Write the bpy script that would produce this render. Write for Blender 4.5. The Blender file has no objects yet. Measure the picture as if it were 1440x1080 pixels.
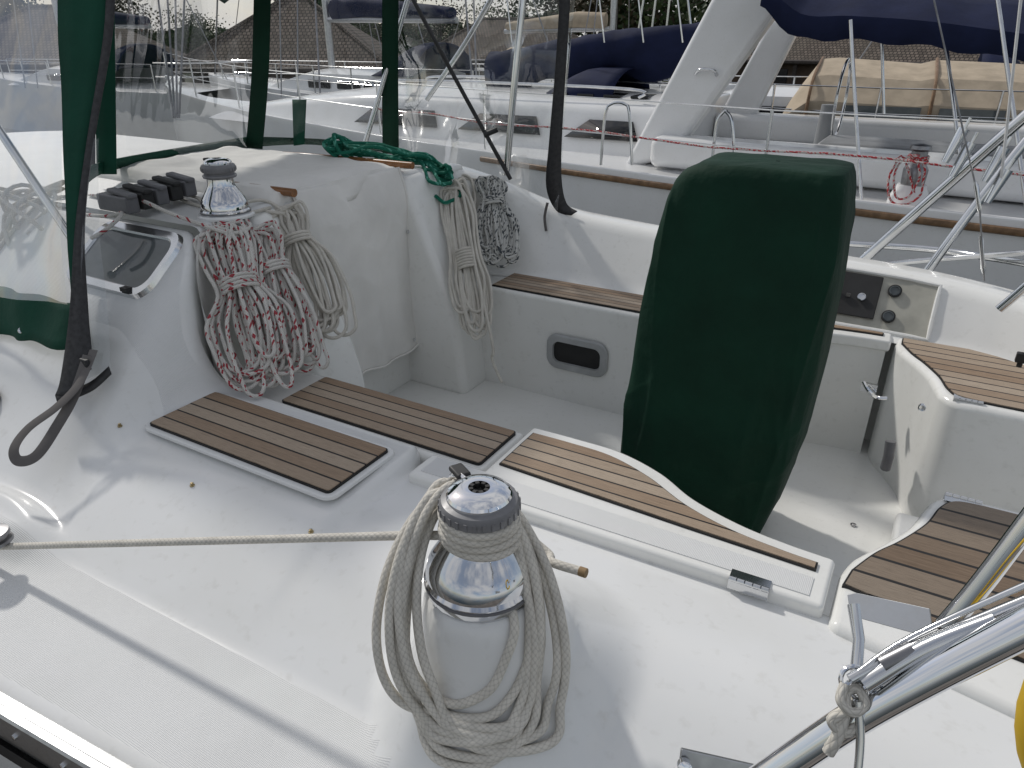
import bpy, bmesh, math, random
from mathutils import Vector, Matrix, noise
R=math.radians
COL=bpy.context.scene.collection
V=Vector
# ------------------------------------------------------------------ camera frame (x = towards stern, y = to starboard, eye at 0,0,0)
TH=R(26); CT,ST=math.cos(TH),math.sin(TH)
def ray(u,v):
    a=(u-720)/1000; b=(540-v)/1000
    dy=CT+ST*b; dz=-ST+CT*b
    return V((.8660*a-.5*dy, .5*a+.8660*dy, dz))
def at(u,v,d=None,z=None,t=None,s=None):
    r=ray(u,v)
    if z is not None: d=z/r.z
    elif t is not None: d=t/r.y
    elif s is not None: d=s/r.x
    return r*d
def lerp(a,b,k): return a+(b-a)*k
def sstep(a,b,x):
    k=min(1,max(0,(x-a)/(b-a))); return k*k*(3-2*k)
def table(tb,x):
    if x<=tb[0][0]: return tb[0][1:]
    for p,q in zip(tb,tb[1:]):
        if x<=q[0]:
            k=(x-p[0])/(q[0]-p[0])
            return tuple(lerp(a,b,k) for a,b in zip(p[1:],q[1:]))
    return tb[-1][1:]
def catmull(pts,n=6,closed=False):
    pts=[V(p) for p in pts]; N=len(pts); out=[]
    rng=range(N if closed else N-1)
    for i in rng:
        if closed: p0,p1,p2,p3=pts[i-1],pts[i],pts[(i+1)%N],pts[(i+2)%N]
        else: p0,p1,p2,p3=pts[max(i-1,0)],pts[i],pts[i+1],pts[min(i+2,N-1)]
        for k in range(n):
            t=k/n
            out.append(.5*((2*p1)+(p2-p0)*t+(2*p0-5*p1+4*p2-p3)*t*t+(3*p1-p0-3*p2+p3)*t**3))
    if not closed: out.append(pts[-1])
    return out
def fillet(poly,rad,n=5,subs=None):
    groups=[]
    for i,p in enumerate(poly):
        p=V(p)
        if i in (0,len(poly)-1) or rad[i]==0: groups.append([p]); continue
        a,b=V(poly[i-1]),V(poly[i+1])
        da=min(rad[i],(a-p).length*.45); db=min(rad[i],(b-p).length*.45)
        A=p+(a-p).normalized()*da; B=p+(b-p).normalized()*db
        g=[]
        for k in range(n+1):
            t=k/n; g.append((1-t)**2*A+2*t*(1-t)*p+t*t*B)
        groups.append(g)
    out=[];tags=[]
    for i,g in enumerate(groups):
        if i:
            q=subs[i-1] if subs else 1
            a=out[-1]
            for k in range(1,q): out.append(lerp(a,g[0],k/q)); tags.append(i-1)
            tags.append(i-1)
            out.append(g[0]); rest=g[1:]
        else: out.append(g[0]); rest=g[1:]
        for p in rest: out.append(p); tags.append(-1)
    return (out,tags) if subs else out
# ------------------------------------------------------------------ mesh builder
class MB:
    def __init__(s): s.v=[];s.f=[];s.uv=[];s.m=[]; s.M=None
    def add(s,vs,fs,uvs=None,m=0):
        o=len(s.v)
        s.v+= [(s.M@V(p)) if s.M else V(p) for p in vs]
        for i,f in enumerate(fs):
            s.f.append([o+k for k in f]); s.uv.append(uvs[i] if uvs else None); s.m.append(m if isinstance(m,int) else m[i])
        return s
    def box(s,c,d,rot=None,m=0):
        c=V(c); pts=[]
        for x in (-.5,.5):
            for y in (-.5,.5):
                for z in (-.5,.5):
                    p=V((x*d[0],y*d[1],z*d[2]))
                    if rot: p=rot@p
                    pts.append(c+p)
        return s.add(pts,[(0,1,3,2),(4,6,7,5),(0,4,5,1),(2,3,7,6),(0,2,6,4),(1,5,7,3)],m=m)
    def prism(s,poly,z0,z1,m=0,uv=None):
        n=len(poly)
        vs=[(p[0],p[1],z0) for p in poly]+[(p[0],p[1],z1) for p in poly]
        fs=[list(range(n))[::-1],list(range(n,2*n))]+[(i,(i+1)%n,n+(i+1)%n,n+i) for i in range(n)]
        uvs=None
        if uv:
            q=[uv(p) for p in poly]
            uvs=[q[::-1],q]+[[q[i],q[(i+1)%n],q[(i+1)%n],q[i]] for i in range(n)]
        return s.add(vs,fs,uvs,m)
    def extrude(s,poly,axis,a,b,m=0):      # poly in (s,z) extruded in t
        n=len(poly)
        vs=[(p[0],a,p[1]) for p in poly]+[(p[0],b,p[1]) for p in poly]
        fs=[list(range(n)),list(range(n,2*n))[::-1]]+[(i,n+i,n+(i+1)%n,(i+1)%n) for i in range(n)]
        return s.add(vs,fs,m=m)
    def tube(s,path,r,n=8,closed=False,m=0,flat=None):
        P=[V(p) for p in path]; N=len(P)
        if N<2: return s
        T=[]
        for i in range(N):
            if closed: d=P[(i+1)%N]-P[i-1]
            else: d=P[min(i+1,N-1)]-P[max(i-1,0)]
            T.append(d.normalized() if d.length>1e-9 else V((0,0,1)))
        up=V((0,0,1)) if abs(T[0].z)<.9 else V((1,0,0))
        nrm=(up-T[0]*up.dot(T[0])).normalized()
        vs=[];L=[0]
        for i in range(N):
            nrm=(nrm-T[i]*nrm.dot(T[i]))
            nrm=nrm.normalized() if nrm.length>1e-6 else V((1,0,0))
            bn=T[i].cross(nrm)
            rr=r[i] if isinstance(r,(list,tuple)) else r
            for j in range(n):
                a=2*math.pi*j/n
                vs.append(P[i]+nrm*math.cos(a)*rr+bn*math.sin(a)*(rr if flat is None else flat))
            if i: L.append(L[-1]+(P[i]-P[i-1]).length)
        fs=[];uv=[]
        K=N if closed else N-1
        LL=L+[L[-1]+(P[0]-P[-1]).length]
        for i in range(K):
            for j in range(n):
                a=i*n+j;b=i*n+(j+1)%n;c=((i+1)%N)*n+(j+1)%n;d=((i+1)%N)*n+j
                fs.append((a,b,c,d)); uv.append([(LL[i],j/n),(LL[i],(j+1)/n),(LL[i+1],(j+1)/n),(LL[i+1],j/n)])
        if not closed:
            fs.append(list(range(n))[::-1]); uv.append([(0,0)]*n)
            fs.append(list(range((N-1)*n,N*n))); uv.append([(0,0)]*n)
        return s.add(vs,fs,uv,m)
    def lathe(s,prof,c,n=40,m=0):
        c=V(c);vs=[];fs=[]
        for r,z in prof:
            for j in range(n):
                a=2*math.pi*j/n; vs.append(c+V((r*math.cos(a),r*math.sin(a),z)))
        K=len(prof)
        for i in range(K-1):
            for j in range(n):
                fs.append((i*n+j,i*n+(j+1)%n,(i+1)*n+(j+1)%n,(i+1)*n+j))
        fs.append(list(range(n))[::-1]); fs.append(list(range((K-1)*n,K*n)))
        return s.add(vs,fs,m=m)
    def grid(s,rows,m=0,closed=False,uv=False,mseg=None):
        a=len(rows);b=len(rows[0]);vs=[p for r in rows for p in r];fs=[];uvs=[];ms=[]
        for i in range(a-1):
            for j in range(b if closed else b-1):
                fs.append((i*b+j,i*b+(j+1)%b,(i+1)*b+(j+1)%b,(i+1)*b+j))
                uvs.append([(i,j),(i,j+1),(i+1,j+1),(i+1,j)])
                ms.append(mseg(i,j) if mseg else m)
        return s.add(vs,fs,uvs if uv else None,ms)
    def build(s,name,mats,parent=None,bevel=0,seg=3,solid=0,angle=38,smooth=True,sub=0):
        me=bpy.data.meshes.new(name)
        bm=bmesh.new()
        vv=[bm.verts.new(p) for p in s.v]
        uvl=bm.loops.layers.uv.new('UVMap')
        for f,u,mi in zip(s.f,s.uv,s.m):
            try: fc=bm.faces.new([vv[k] for k in f])
            except ValueError: continue
            fc.material_index=mi; fc.smooth=smooth
            if u:
                for l,q in zip(fc.loops,u): l[uvl].uv=q
        bmesh.ops.recalc_face_normals(bm,faces=bm.faces)
        bm.to_mesh(me); bm.free()
        if smooth and angle: me.set_sharp_from_angle(angle=R(angle))
        for m in (mats if isinstance(mats,(list,tuple)) else [mats]): me.materials.append(m)
        o=bpy.data.objects.new(name,me); COL.objects.link(o)
        if parent is not None:
            o.parent=parent
            if parent.type=='EMPTY': o.location=-parent.location
        if solid:
            md=o.modifiers.new('solid','SOLIDIFY'); md.thickness=solid; md.offset=0
        if bevel:
            md=o.modifiers.new('bevel','BEVEL'); md.width=bevel; md.segments=seg; md.limit_method='ANGLE'; md.angle_limit=R(35); md.harden_normals=True
        if sub:
            md=o.modifiers.new('sub','SUBSURF'); md.levels=sub; md.render_levels=sub
        return o
def tag(o,label,cat,group=None):
    o['label']=label;o['category']=cat
    if group:o['group']=group
    return o
def thing(name,loc,label,cat,group=None):
    o=bpy.data.objects.new(name,None); o.location=loc; o.empty_display_size=.1; COL.objects.link(o)
    return tag(o,label,cat,group)
def struct(o): o['kind']='structure'; return o
# ------------------------------------------------------------------ materials
def nmat(name):
    m=bpy.data.materials.new(name); m.use_nodes=True
    nt=m.node_tree; b=nt.nodes['Principled BSDF']
    return m,nt,b
def math_n(nt,op,a,b=None):
    n=nt.nodes.new('ShaderNodeMath'); n.operation=op
    for i,x in enumerate((a,b)):
        if x is None: continue
        if isinstance(x,(int,float)): n.inputs[i].default_value=x
        else: nt.links.new(x,n.inputs[i])
    return n.outputs[0]
def mixc(nt,f,a,b):
    n=nt.nodes.new('ShaderNodeMix'); n.data_type='RGBA'
    for idx,x in ((0,f),(6,a),(7,b)):
        if isinstance(x,(int,float)): n.inputs[idx].default_value=x
        elif isinstance(x,tuple): n.inputs[idx].default_value=x if len(x)==4 else (*x,1)
        else: nt.links.new(x,n.inputs[idx])
    return n.outputs[2]
def noise_n(nt,scale,detail=3,vec=None,rough=.55):
    n=nt.nodes.new('ShaderNodeTexNoise'); n.inputs['Scale'].default_value=scale; n.inputs['Detail'].default_value=detail; n.inputs['Roughness'].default_value=rough
    if vec is None:
        tc=nt.nodes.new('ShaderNodeTexCoord'); vec=tc.outputs['Object']
    nt.links.new(vec,n.inputs['Vector'])
    return n.outputs['Fac']
def ramp(nt,f,p0,p1,c0=0,c1=1):
    n=nt.nodes.new('ShaderNodeMapRange'); n.inputs[1].default_value=p0;n.inputs[2].default_value=p1;n.inputs[3].default_value=c0;n.inputs[4].default_value=c1
    nt.links.new(f,n.inputs[0]); return n.outputs[0]
def bump(nt,b,h,strength=.3,dist=.002):
    n=nt.nodes.new('ShaderNodeBump'); n.inputs['Strength'].default_value=strength;n.inputs['Distance'].default_value=dist
    nt.links.new(h,n.inputs['Height']); nt.links.new(n.outputs[0],b.inputs['Normal'])
def simple(name,col,rough=.5,metal=0,var=.25,scale=12,bs=0,bscale=150,bd=.002,col2=None,spec=None):
    m,nt,b=nmat(name)
    f=noise_n(nt,scale)
    c2=col2 or tuple(c*(1-var) for c in col)
    c=mixc(nt,ramp(nt,f,.35,.68),col,c2)
    nt.links.new(c,b.inputs['Base Color'])
    b.inputs['Metallic'].default_value=metal
    nt.links.new(ramp(nt,f,.3,.7,rough*.8,min(1,rough*1.2)),b.inputs['Roughness'])
    if spec is not None: b.inputs['Specular IOR Level'].default_value=spec
    if bs: bump(nt,b,noise_n(nt,bscale,3),bs,bd)
    return m
def gel(name,col=(.80,.81,.80),rough=.15):
    m,nt,b=nmat(name)
    f=noise_n(nt,3.5,4); g=noise_n(nt,40,3)
    c=mixc(nt,ramp(nt,f,.4,.75,0,.6),col,tuple(x*.90 for x in (col[0],col[1]*.995,col[2]*.97)))
    c=mixc(nt,ramp(nt,g,.58,.78,0,.25),c,(.5,.49,.45))
    nt.links.new(c,b.inputs['Base Color'])
    nt.links.new(ramp(nt,f,.3,.7,rough*.7,rough*1.5),b.inputs['Roughness'])
    return m
def nonskid(name,col=(.73,.737,.732)):
    m,nt,b=nmat(name)
    tc=nt.nodes.new('ShaderNodeTexCoord'); sp=nt.nodes.new('ShaderNodeSeparateXYZ'); nt.links.new(tc.outputs['Object'],sp.inputs[0])
    p=math_n(nt,'ADD',sp.outputs[0],sp.outputs[1]); q=math_n(nt,'SUBTRACT',sp.outputs[0],sp.outputs[1])
    a=math_n(nt,'SINE',math_n(nt,'MULTIPLY',p,1000)); c=math_n(nt,'SINE',math_n(nt,'MULTIPLY',q,1000))
    h=math_n(nt,'MULTIPLY',a,c)
    f=noise_n(nt,6,5)
    colr=mixc(nt,ramp(nt,f,.4,.72,0,.6),col,tuple(x*.88 for x in col))
    colr=mixc(nt,ramp(nt,h,.2,1,0,.14),colr,(.55,.55,.54))
    nt.links.new(colr,b.inputs['Base Color']); b.inputs['Roughness'].default_value=.48
    bump(nt,b,h,.4,.0012)
    return m
def teak(name,tone=1.0):
    m,nt,b=nmat(name)
    tc=nt.nodes.new('ShaderNodeTexCoord'); sp=nt.nodes.new('ShaderNodeSeparateXYZ'); nt.links.new(tc.outputs['UV'],sp.inputs[0])
    u,v=sp.outputs[0],sp.outputs[1]
    fl=math_n(nt,'FLOOR',v); fr=math_n(nt,'FRACT',v)
    wn=nt.nodes.new('ShaderNodeTexWhiteNoise'); wn.noise_dimensions='1D'; nt.links.new(math_n(nt,'ADD',fl,3.7),wn.inputs['W'])
    cb=nt.nodes.new('ShaderNodeCombineXYZ')
    nt.links.new(math_n(nt,'ADD',math_n(nt,'MULTIPLY',u,3.0),math_n(nt,'MULTIPLY',fl,7.3)),cb.inputs[0]); nt.links.new(math_n(nt,'MULTIPLY',v,4.0),cb.inputs[1])
    g=noise_n(nt,3.2,7,cb.outputs[0],.65)
    cb2=nt.nodes.new('ShaderNodeCombineXYZ')
    nt.links.new(math_n(nt,'MULTIPLY',u,9.0),cb2.inputs[0]); nt.links.new(math_n(nt,'MULTIPLY',v,26.0),cb2.inputs[1])
    g2=noise_n(nt,2.5,5,cb2.outputs[0],.7)
    A=tuple(x*tone for x in (.37,.26,.172)); B=tuple(x*tone for x in (.215,.142,.088)); G=tuple(x*tone for x in (.46,.38,.295))
    c=mixc(nt,ramp(nt,g,.3,.7),A,B)
    c=mixc(nt,math_n(nt,'MULTIPLY',wn.outputs[0],.85),c,G)
    c=mixc(nt,ramp(nt,g2,.48,.68,0,.75),c,tuple(x*.45 for x in B))
    e=math_n(nt,'MINIMUM',fr,math_n(nt,'SUBTRACT',1.0,fr))
    k=ramp(nt,e,.055,.07,1,0)
    c=mixc(nt,k,c,(.012,.011,.011))
    nt.links.new(c,b.inputs['Base Color']); b.inputs['Roughness'].default_value=.62
    h=math_n(nt,'SUBTRACT',math_n(nt,'MULTIPLY',g2,.4),k)
    bump(nt,b,h,.5,.001)
    return m
def rope(name,col=(.62,.60,.55),r=.007,fleck=None,thr=.86,N=5):
    m,nt,b=nmat(name)
    F=N/(2*math.pi*r)*.8
    tc=nt.nodes.new('ShaderNodeTexCoord'); sp=nt.nodes.new('ShaderNodeSeparateXYZ'); nt.links.new(tc.outputs['UV'],sp.inputs[0])
    uu=math_n(nt,'MULTIPLY',sp.outputs[0],F); vv=math_n(nt,'MULTIPLY',sp.outputs[1],float(N))
    X=math_n(nt,'ADD',uu,vv); Y=math_n(nt,'SUBTRACT',uu,vv)
    px=math_n(nt,'PINGPONG',X,.5); py=math_n(nt,'PINGPONG',Y,.5)
    h=math_n(nt,'POWER',math_n(nt,'MULTIPLY',math_n(nt,'MULTIPLY',px,py),4.0),.5)
    f=noise_n(nt,30,3)
    c=mixc(nt,ramp(nt,f,.35,.7,0,.8),col,tuple(x*.78 for x in col))
    if fleck:
        wn=nt.nodes.new('ShaderNodeTexWhiteNoise'); wn.noise_dimensions='2D'
        cb=nt.nodes.new('ShaderNodeCombineXYZ')
        nt.links.new(math_n(nt,'FLOOR',math_n(nt,'MULTIPLY',X,.5)),cb.inputs[0]); nt.links.new(math_n(nt,'FLOOR',Y),cb.inputs[1]); nt.links.new(cb.outputs[0],wn.inputs['Vector'])
        c=mixc(nt,math_n(nt,'GREATER_THAN',wn.outputs[0],thr),c,fleck)
    c=mixc(nt,ramp(nt,h,.0,.45,.5,0),c,tuple(x*.4 for x in col))  # shade in the braid crevices put into the colour
    nt.links.new(c,b.inputs['Base Color']); b.inputs['Roughness'].default_value=.8; b.inputs['Specular IOR Level'].default_value=.2
    bump(nt,b,h,.6,.0012)
    return m
def vinyl(name,haze=.06,tint=(.97,.98,.98),gmin=.02,gmax=.35,bs=.0):
    m,nt,b=nmat(name); nt.nodes.remove(b)
    out=nt.nodes['Material Output']
    tr=nt.nodes.new('ShaderNodeBsdfTransparent'); tr.inputs[0].default_value=(*tint,1)
    gl=nt.nodes.new('ShaderNodeBsdfGlossy'); gl.inputs[1].default_value=.04
    if bs:
        bp=nt.nodes.new('ShaderNodeBump'); bp.inputs['Strength'].default_value=bs; bp.inputs['Distance'].default_value=.03
        mp=nt.nodes.new('ShaderNodeMapping'); mp.inputs['Scale'].default_value=(7,7,2); tc=nt.nodes.new('ShaderNodeTexCoord'); nt.links.new(tc.outputs['Object'],mp.inputs[0])
        nt.links.new(noise_n(nt,1.0,1,mp.outputs[0]),bp.inputs['Height']); nt.links.new(bp.outputs[0],gl.inputs['Normal'])
    df=nt.nodes.new('ShaderNodeBsdfDiffuse'); df.inputs[0].default_value=(.75,.77,.78,1)
    lw=nt.nodes.new('ShaderNodeLayerWeight'); lw.inputs[0].default_value=.25
    m1=nt.nodes.new('ShaderNodeMixShader'); m2=nt.nodes.new('ShaderNodeMixShader')
    nt.links.new(ramp(nt,noise_n(nt,6,4),.35,.75,haze*.2,haze*2.6),m1.inputs[0]); nt.links.new(tr.outputs[0],m1.inputs[1]); nt.links.new(df.outputs[0],m1.inputs[2])
    nt.links.new(ramp(nt,lw.outputs[0],0,1,gmin,gmax),m2.inputs[0]); nt.links.new(m1.outputs[0],m2.inputs[1]); nt.links.new(gl.outputs[0],m2.inputs[2])
    nt.links.new(m2.outputs[0],out.inputs[0])
    return m
def fabric(name,col,rough=.85,wr=.3,wscale=7,var=.3):
    m,nt,b=nmat(name)
    f=noise_n(nt,5,5)
    c=mixc(nt,ramp(nt,f,.35,.7),col,tuple(x*(1-var) for x in col))
    nt.links.new(c,b.inputs['Base Color']); b.inputs['Roughness'].default_value=rough; b.inputs['Specular IOR Level'].default_value=.2
    bump(nt,b,noise_n(nt,wscale,4),wr,.02)
    return m
def shingle(name,col=(.20,.165,.138)):
    m,nt,b=nmat(name)
    tc=nt.nodes.new('ShaderNodeTexCoord')
    br=nt.nodes.new('ShaderNodeTexBrick'); nt.links.new(tc.outputs['UV'],br.inputs['Vector'])
    br.inputs['Scale'].default_value=1; br.inputs['Brick Width'].default_value=.13; br.inputs['Row Height'].default_value=.15; br.inputs['Mortar Size'].default_value=.018
    br.inputs['Color1'].default_value=(*col,1); br.inputs['Color2'].default_value=(*[x*.55 for x in col],1); br.inputs['Mortar'].default_value=(.035,.03,.027,1)
    c=mixc(nt,ramp(nt,noise_n(nt,.8,5),.4,.7,0,.45),br.outputs[0],(.085,.078,.064))
    nt.links.new(c,b.inputs['Base Color']); b.inputs['Roughness'].default_value=.9; b.inputs['Specular IOR Level'].default_value=.2
    bump(nt,b,br.outputs['Fac'],-.6,.03)
    return m
def leafmat(name,a,c):
    m,nt,b=nmat(name)
    gi=nt.nodes.new('ShaderNodeNewGeometry')
    nt.links.new(mixc(nt,gi.outputs['Random Per Island'],a,c),b.inputs['Base Color']); b.inputs['Roughness'].default_value=.6; b.inputs['Specular IOR Level'].default_value=.2
    return m
GEL=gel('gelcoat',(.77,.777,.772)); GEL2=gel('gelcoat_liner',(.82,.82,.795),.14); HULLW=gel('hull_gelcoat',(.77,.775,.775),.15)
NS=nonskid('nonskid'); TEAK=teak('teak_planks'); TEAKD=teak('dark_teak_planks',.62)
BLACK=simple('black_rubber',(.02,.02,.02),.6); CAULK=simple('caulk',(.012,.012,.012),.7)
CHROME=simple('chrome',(.82,.83,.85),.05,1,.05); WCHR=simple('winch_chrome',(.66,.67,.69),.06,1,.06); STEEL=simple('stainless',(.72,.73,.74),.16,1,.15); ALU=simple('anodised_rail',(.55,.56,.57),.38,1,.2,30)  # winch drum chrome tinted darker to stand for dark reflections
DKSTEEL=simple('dull_steel',(.30,.30,.31),.35,1,.3,25); WHITEM=simple('white_enamel',(.75,.75,.74),.3,0,.15,20)
GREYP=simple('grey_plastic',(.15,.15,.16),.45); GREYW=simple('winch_grey',(.21,.21,.22),.42,0,.2,40); GREEN=fabric('green_canvas',(.0035,.032,.0175),.75,.5,9); GREEN2=fabric('green_trim',(.008,.066,.040),.75,.25,14)
CANV=fabric('white_canvas',(.80,.785,.75),.8,.4,7,.10); WEB=fabric('webbing',(.16,.15,.145),.8,.05,30)
NAVY=fabric('navy_canvas',(.012,.018,.055),.8,.6,3); BEIGE=fabric('beige_canvas',(.48,.40,.30),.85,.6,3,.25)
VIN=vinyl('clear_vinyl',.014,gmin=.025,gmax=.3,bs=.35); VIN2=vinyl('clear_vinyl_flap',.055,gmin=.07,gmax=.5,bs=.6); VIN3=vinyl('clear_vinyl_curtain',.028,gmin=.035,gmax=.32,bs=.5)
ZIP=simple('zipper',(.03,.03,.032),.6,0,.3,80); GLASS=simple('smoked_glass',(.012,.013,.015),.03); GLASSG=simple('grey_glass',(.10,.115,.12),.05)
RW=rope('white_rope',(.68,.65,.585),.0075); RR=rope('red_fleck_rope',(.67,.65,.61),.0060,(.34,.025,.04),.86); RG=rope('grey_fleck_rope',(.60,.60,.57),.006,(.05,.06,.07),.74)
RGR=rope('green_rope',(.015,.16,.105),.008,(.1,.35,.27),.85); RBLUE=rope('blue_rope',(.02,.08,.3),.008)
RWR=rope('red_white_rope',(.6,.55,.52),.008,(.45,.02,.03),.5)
WOODK=simple('varnished_wood',(.28,.12,.04),.3,0,.4,40); RUB=simple('teak_rubrail',(.24,.14,.07),.5,0,.4,20)
YEL=simple('yellow_foam',(.65,.42,.02),.6); GREYH=simple('grey_hypalon',(.30,.31,.32),.5,0,.2,4)
DARKH=simple('dark_interior',(.01,.01,.01),.6); OFFP=simple('shaded_offwhite_panel',(.46,.45,.39),.4)  # instrument recess: off-white with its olive-grey shading put into the colour
# ------------------------------------------------------------------ setting
def water():
    m,nt,b=nmat('water_surface'); b.inputs['Base Color'].default_value=(.012,.022,.02,1); b.inputs['Roughness'].default_value=.05
    bump(nt,b,noise_n(nt,2.2,3),.25,.08); return m
ob=MB().add([(-300,-300,-2.45),(300,-300,-2.45),(300,300,-2.45),(-300,300,-2.45)],[(0,1,2,3)]).build('water',water()); struct(ob)
PLANK=simple('weathered_planks',(.20,.18,.16),.85,0,.45,3,.5,40,.01)
d=MB()
for k in range(44): d.box((-3.6+k*.15,-.62,-1.76),(.14,1.5,.05))
d.box((-.3,-.62,-1.86),(6.8,1.4,.16)); o=d.build('dock',PLANK,bevel=.005); struct(o)
GRASS=simple('shore_ground',(.07,.08,.045),.95,0,.5,.4,.6,4,.1)
rows=[]
for i in range(41):
    s=-160+i*7; rows.append([V((s,25.5,-2.6)),V((s,27,-1.9))]+[V((s,27+j*9,-1.75+.25*noise.noise((s*.05,j*.4,0))+j*.12)) for j in range(1,14)])
struct(MB().grid(rows).build('shore',GRASS))
# ------------------------------------------------------------------ our sailboat
boat=thing('sailboat',(-1,1.96,-1.4),'white sailboat seen across its cockpit, with teak seat panels and chrome winches','sailboat')
def toe(s): return .41+.077*max(-6,s)
NT=[(-4,.60,-1.03,.95,-.82,1.36,-.50),(-1.87,.64,-1.05,.95,-.82,1.36,-.50),(-1.81,.64,-1.05,.93,-.85,1.29,-.555),(-1.76,.64,-1.05,.915,-.88,1.20,-.67),(-1.71,.64,-1.05,.90,-.915,1.19,-.83),(-1.66,.64,-1.05,.885,-.94,1.215,-.915),(-1.6,.64,-1.05,.88,-.945,1.225,-.925),(-.985,.655,-1.052,.883,-.947,1.225,-.927),(-.955,.656,-1.052,.884,-.952,1.165,-.968),(1.6,.70,-1.055,.90,-.965,1.18,-.974)]
WC=V((-.487,.745,-.778))
def mound_w(dx,dy):
    r=math.hypot(dx,dy); dirn=min(1,(max(0,dy*1.0)+max(0,dx*.45))/max(r,1e-5))
    a=1-.50*sstep(.087,.116+.05*dirn,r)-.50*sstep(.100,.21+.09*dirn,r)
    return max(0,a)
def near_sec(s,mir=False):
    e=.032 if s<-1.4 else .006
    smp=[table(NT,s+e*k) for k in (-1,-.5,0,.5,1)]
    c3t,c3z,k4t,k4z,k5t,k5z=[sum(q)/5 for q in zip(*smp)]
    g=toe(s)
    keys=[(g+.12,-2.5),(g+.01,-1.5),(g,-1.125),(g+.045,-1.105),(c3t-.035,c3z-.022),(c3t,c3z-.006),(k4t,k4z),(k5t,k5z),(k5t+.03,-1.02)]
    r5=lerp(.055,.022,sstep(-1.75,-1.6,s)); r4=lerp(.14,.09,sstep(-1.75,-1.6,s))
    sec,tags=fillet([(0,)+k for k in keys],[0,.05,.015,.01,.012,.07,r4,r5,0],6,[1,1,1,10,1,18,16,2])
    out=[]
    for p in sec:
        q=V((s,p.y,p.z))
        if not mir and p.y<k5t+.001 and p.y>g+.02:
            w=mound_w(s-WC.x,p.y-WC.y); q.z=lerp(q.z,WC.z-.012,w*.997) if w>0 else q.z
            r2=math.hypot((s+1.80)/.30,(p.y-.60)/.085); w2=1-sstep(.3,1.0,r2); q.z+=.045*w2
        if mir: q.y=3.92-q.y
        out.append(q)
    return out,tags
_sc={}
def surf(s,t):
    k=round(s/.006)
    if k not in _sc: _sc[k]=near_sec(k*.006)[0]
    sec=_sc[k]
    for a,b in zip(sec[8:],sec[9:]):
        if a.y<=t<=b.y and b.y>a.y: return lerp(a.z,b.z,(t-a.y)/(b.y-a.y))
    return -1.2
ss=[-4.5+k*.15 for k in range(17)]+[-2.08+k*.012 for k in range(40)]+[-1.6+k*.06 for k in range(10)]+[-1.0+k*.01 for k in range(96)]+[-.03+k*.08 for k in range(16)]
secs=[near_sec(s) for s in ss]; tags=secs[0][1]
def ms(i,j):
    if tags[j]==3:
        p=secs[i][0][j]
        return 1 if mound_w(ss[i]-WC.x,p.y-WC.y)<.004 else 0
    if tags[j]==6 and ss[i]<-.99 : return 1
    return 0
MB().grid([r for r,_ in secs],mseg=ms).build('deck',[GEL,NS],boat,angle=60)
MB().grid([near_sec(s,True)[0] for s in ss if s<=-1.8]).build('deck',GEL,boat,angle=50)
MB().prism([(1.15,.9),(1.18,3.0),(1.25,3.0),(1.25,.9)],-2.4,-1.05).build('transom',GEL,boat,bevel=.02)
# starboard coaming
ST_=[(-1.95,2.58,-.95,2.62,-.50,2.80,-.52,3.28),(-1.80,2.60,-.95,2.68,-.53,2.88,-.55,3.28),(-1.62,2.66,-.95,2.80,-.63,2.97,-.64,3.28),(-1.4,2.70,-.95,2.87,-.70,3.02,-.71,3.28),(-1.0,2.70,-.955,2.88,-.735,3.04,-.74,3.28),(0.0,2.70,-.955,2.86,-.765,3.02,-.77,3.26),(.25,2.68,-.955,2.80,-.775,2.96,-.78,3.2),(.5,2.55,-.955,2.64,-.785,2.84,-.79,3.1),(.75,2.3,-.955,2.36,-.80,2.6,-.80,3.0)]
rows=[]
for k in range(70):
    s=-1.95+k*.039
    a=table(ST_,s-.06); b=table(ST_,s+.06); x=[(p+q)/2 for p,q in zip(a,b)]
    g=3.92-toe(s)
    keys=[(x[0]-.05,x[1]-.003),(x[0],x[1]),(x[2],x[3]),(x[4],x[5]),(x[6],-1.06),(g,-1.12),(g-.02,-1.5),(g-.12,-2.5)]
    rows.append([V((s,p.y,p.z)) for p in fillet([(0,)+q for q in keys],[0,.05,.05,.05,.05,.015,.05,0],6)])
MB().grid(rows).build('coaming',GEL2,boat,angle=50)
# cabin top
rows=[]
for s in [-4.5+k*.2 for k in range(14)]+[-1.86,-1.845,-1.836,-1.834]:
    dz={-1.845:-.004,-1.836:-.013,-1.834:-.03}.get(s,0)
    rows.append([V((s,t,-.502+.03*(1-((t-1.96)/.62)**2)+dz)) for t in [1.34+j*.0775 for j in range(17)]])
MB().grid(rows).build('cabin_top',NS,boat)
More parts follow.
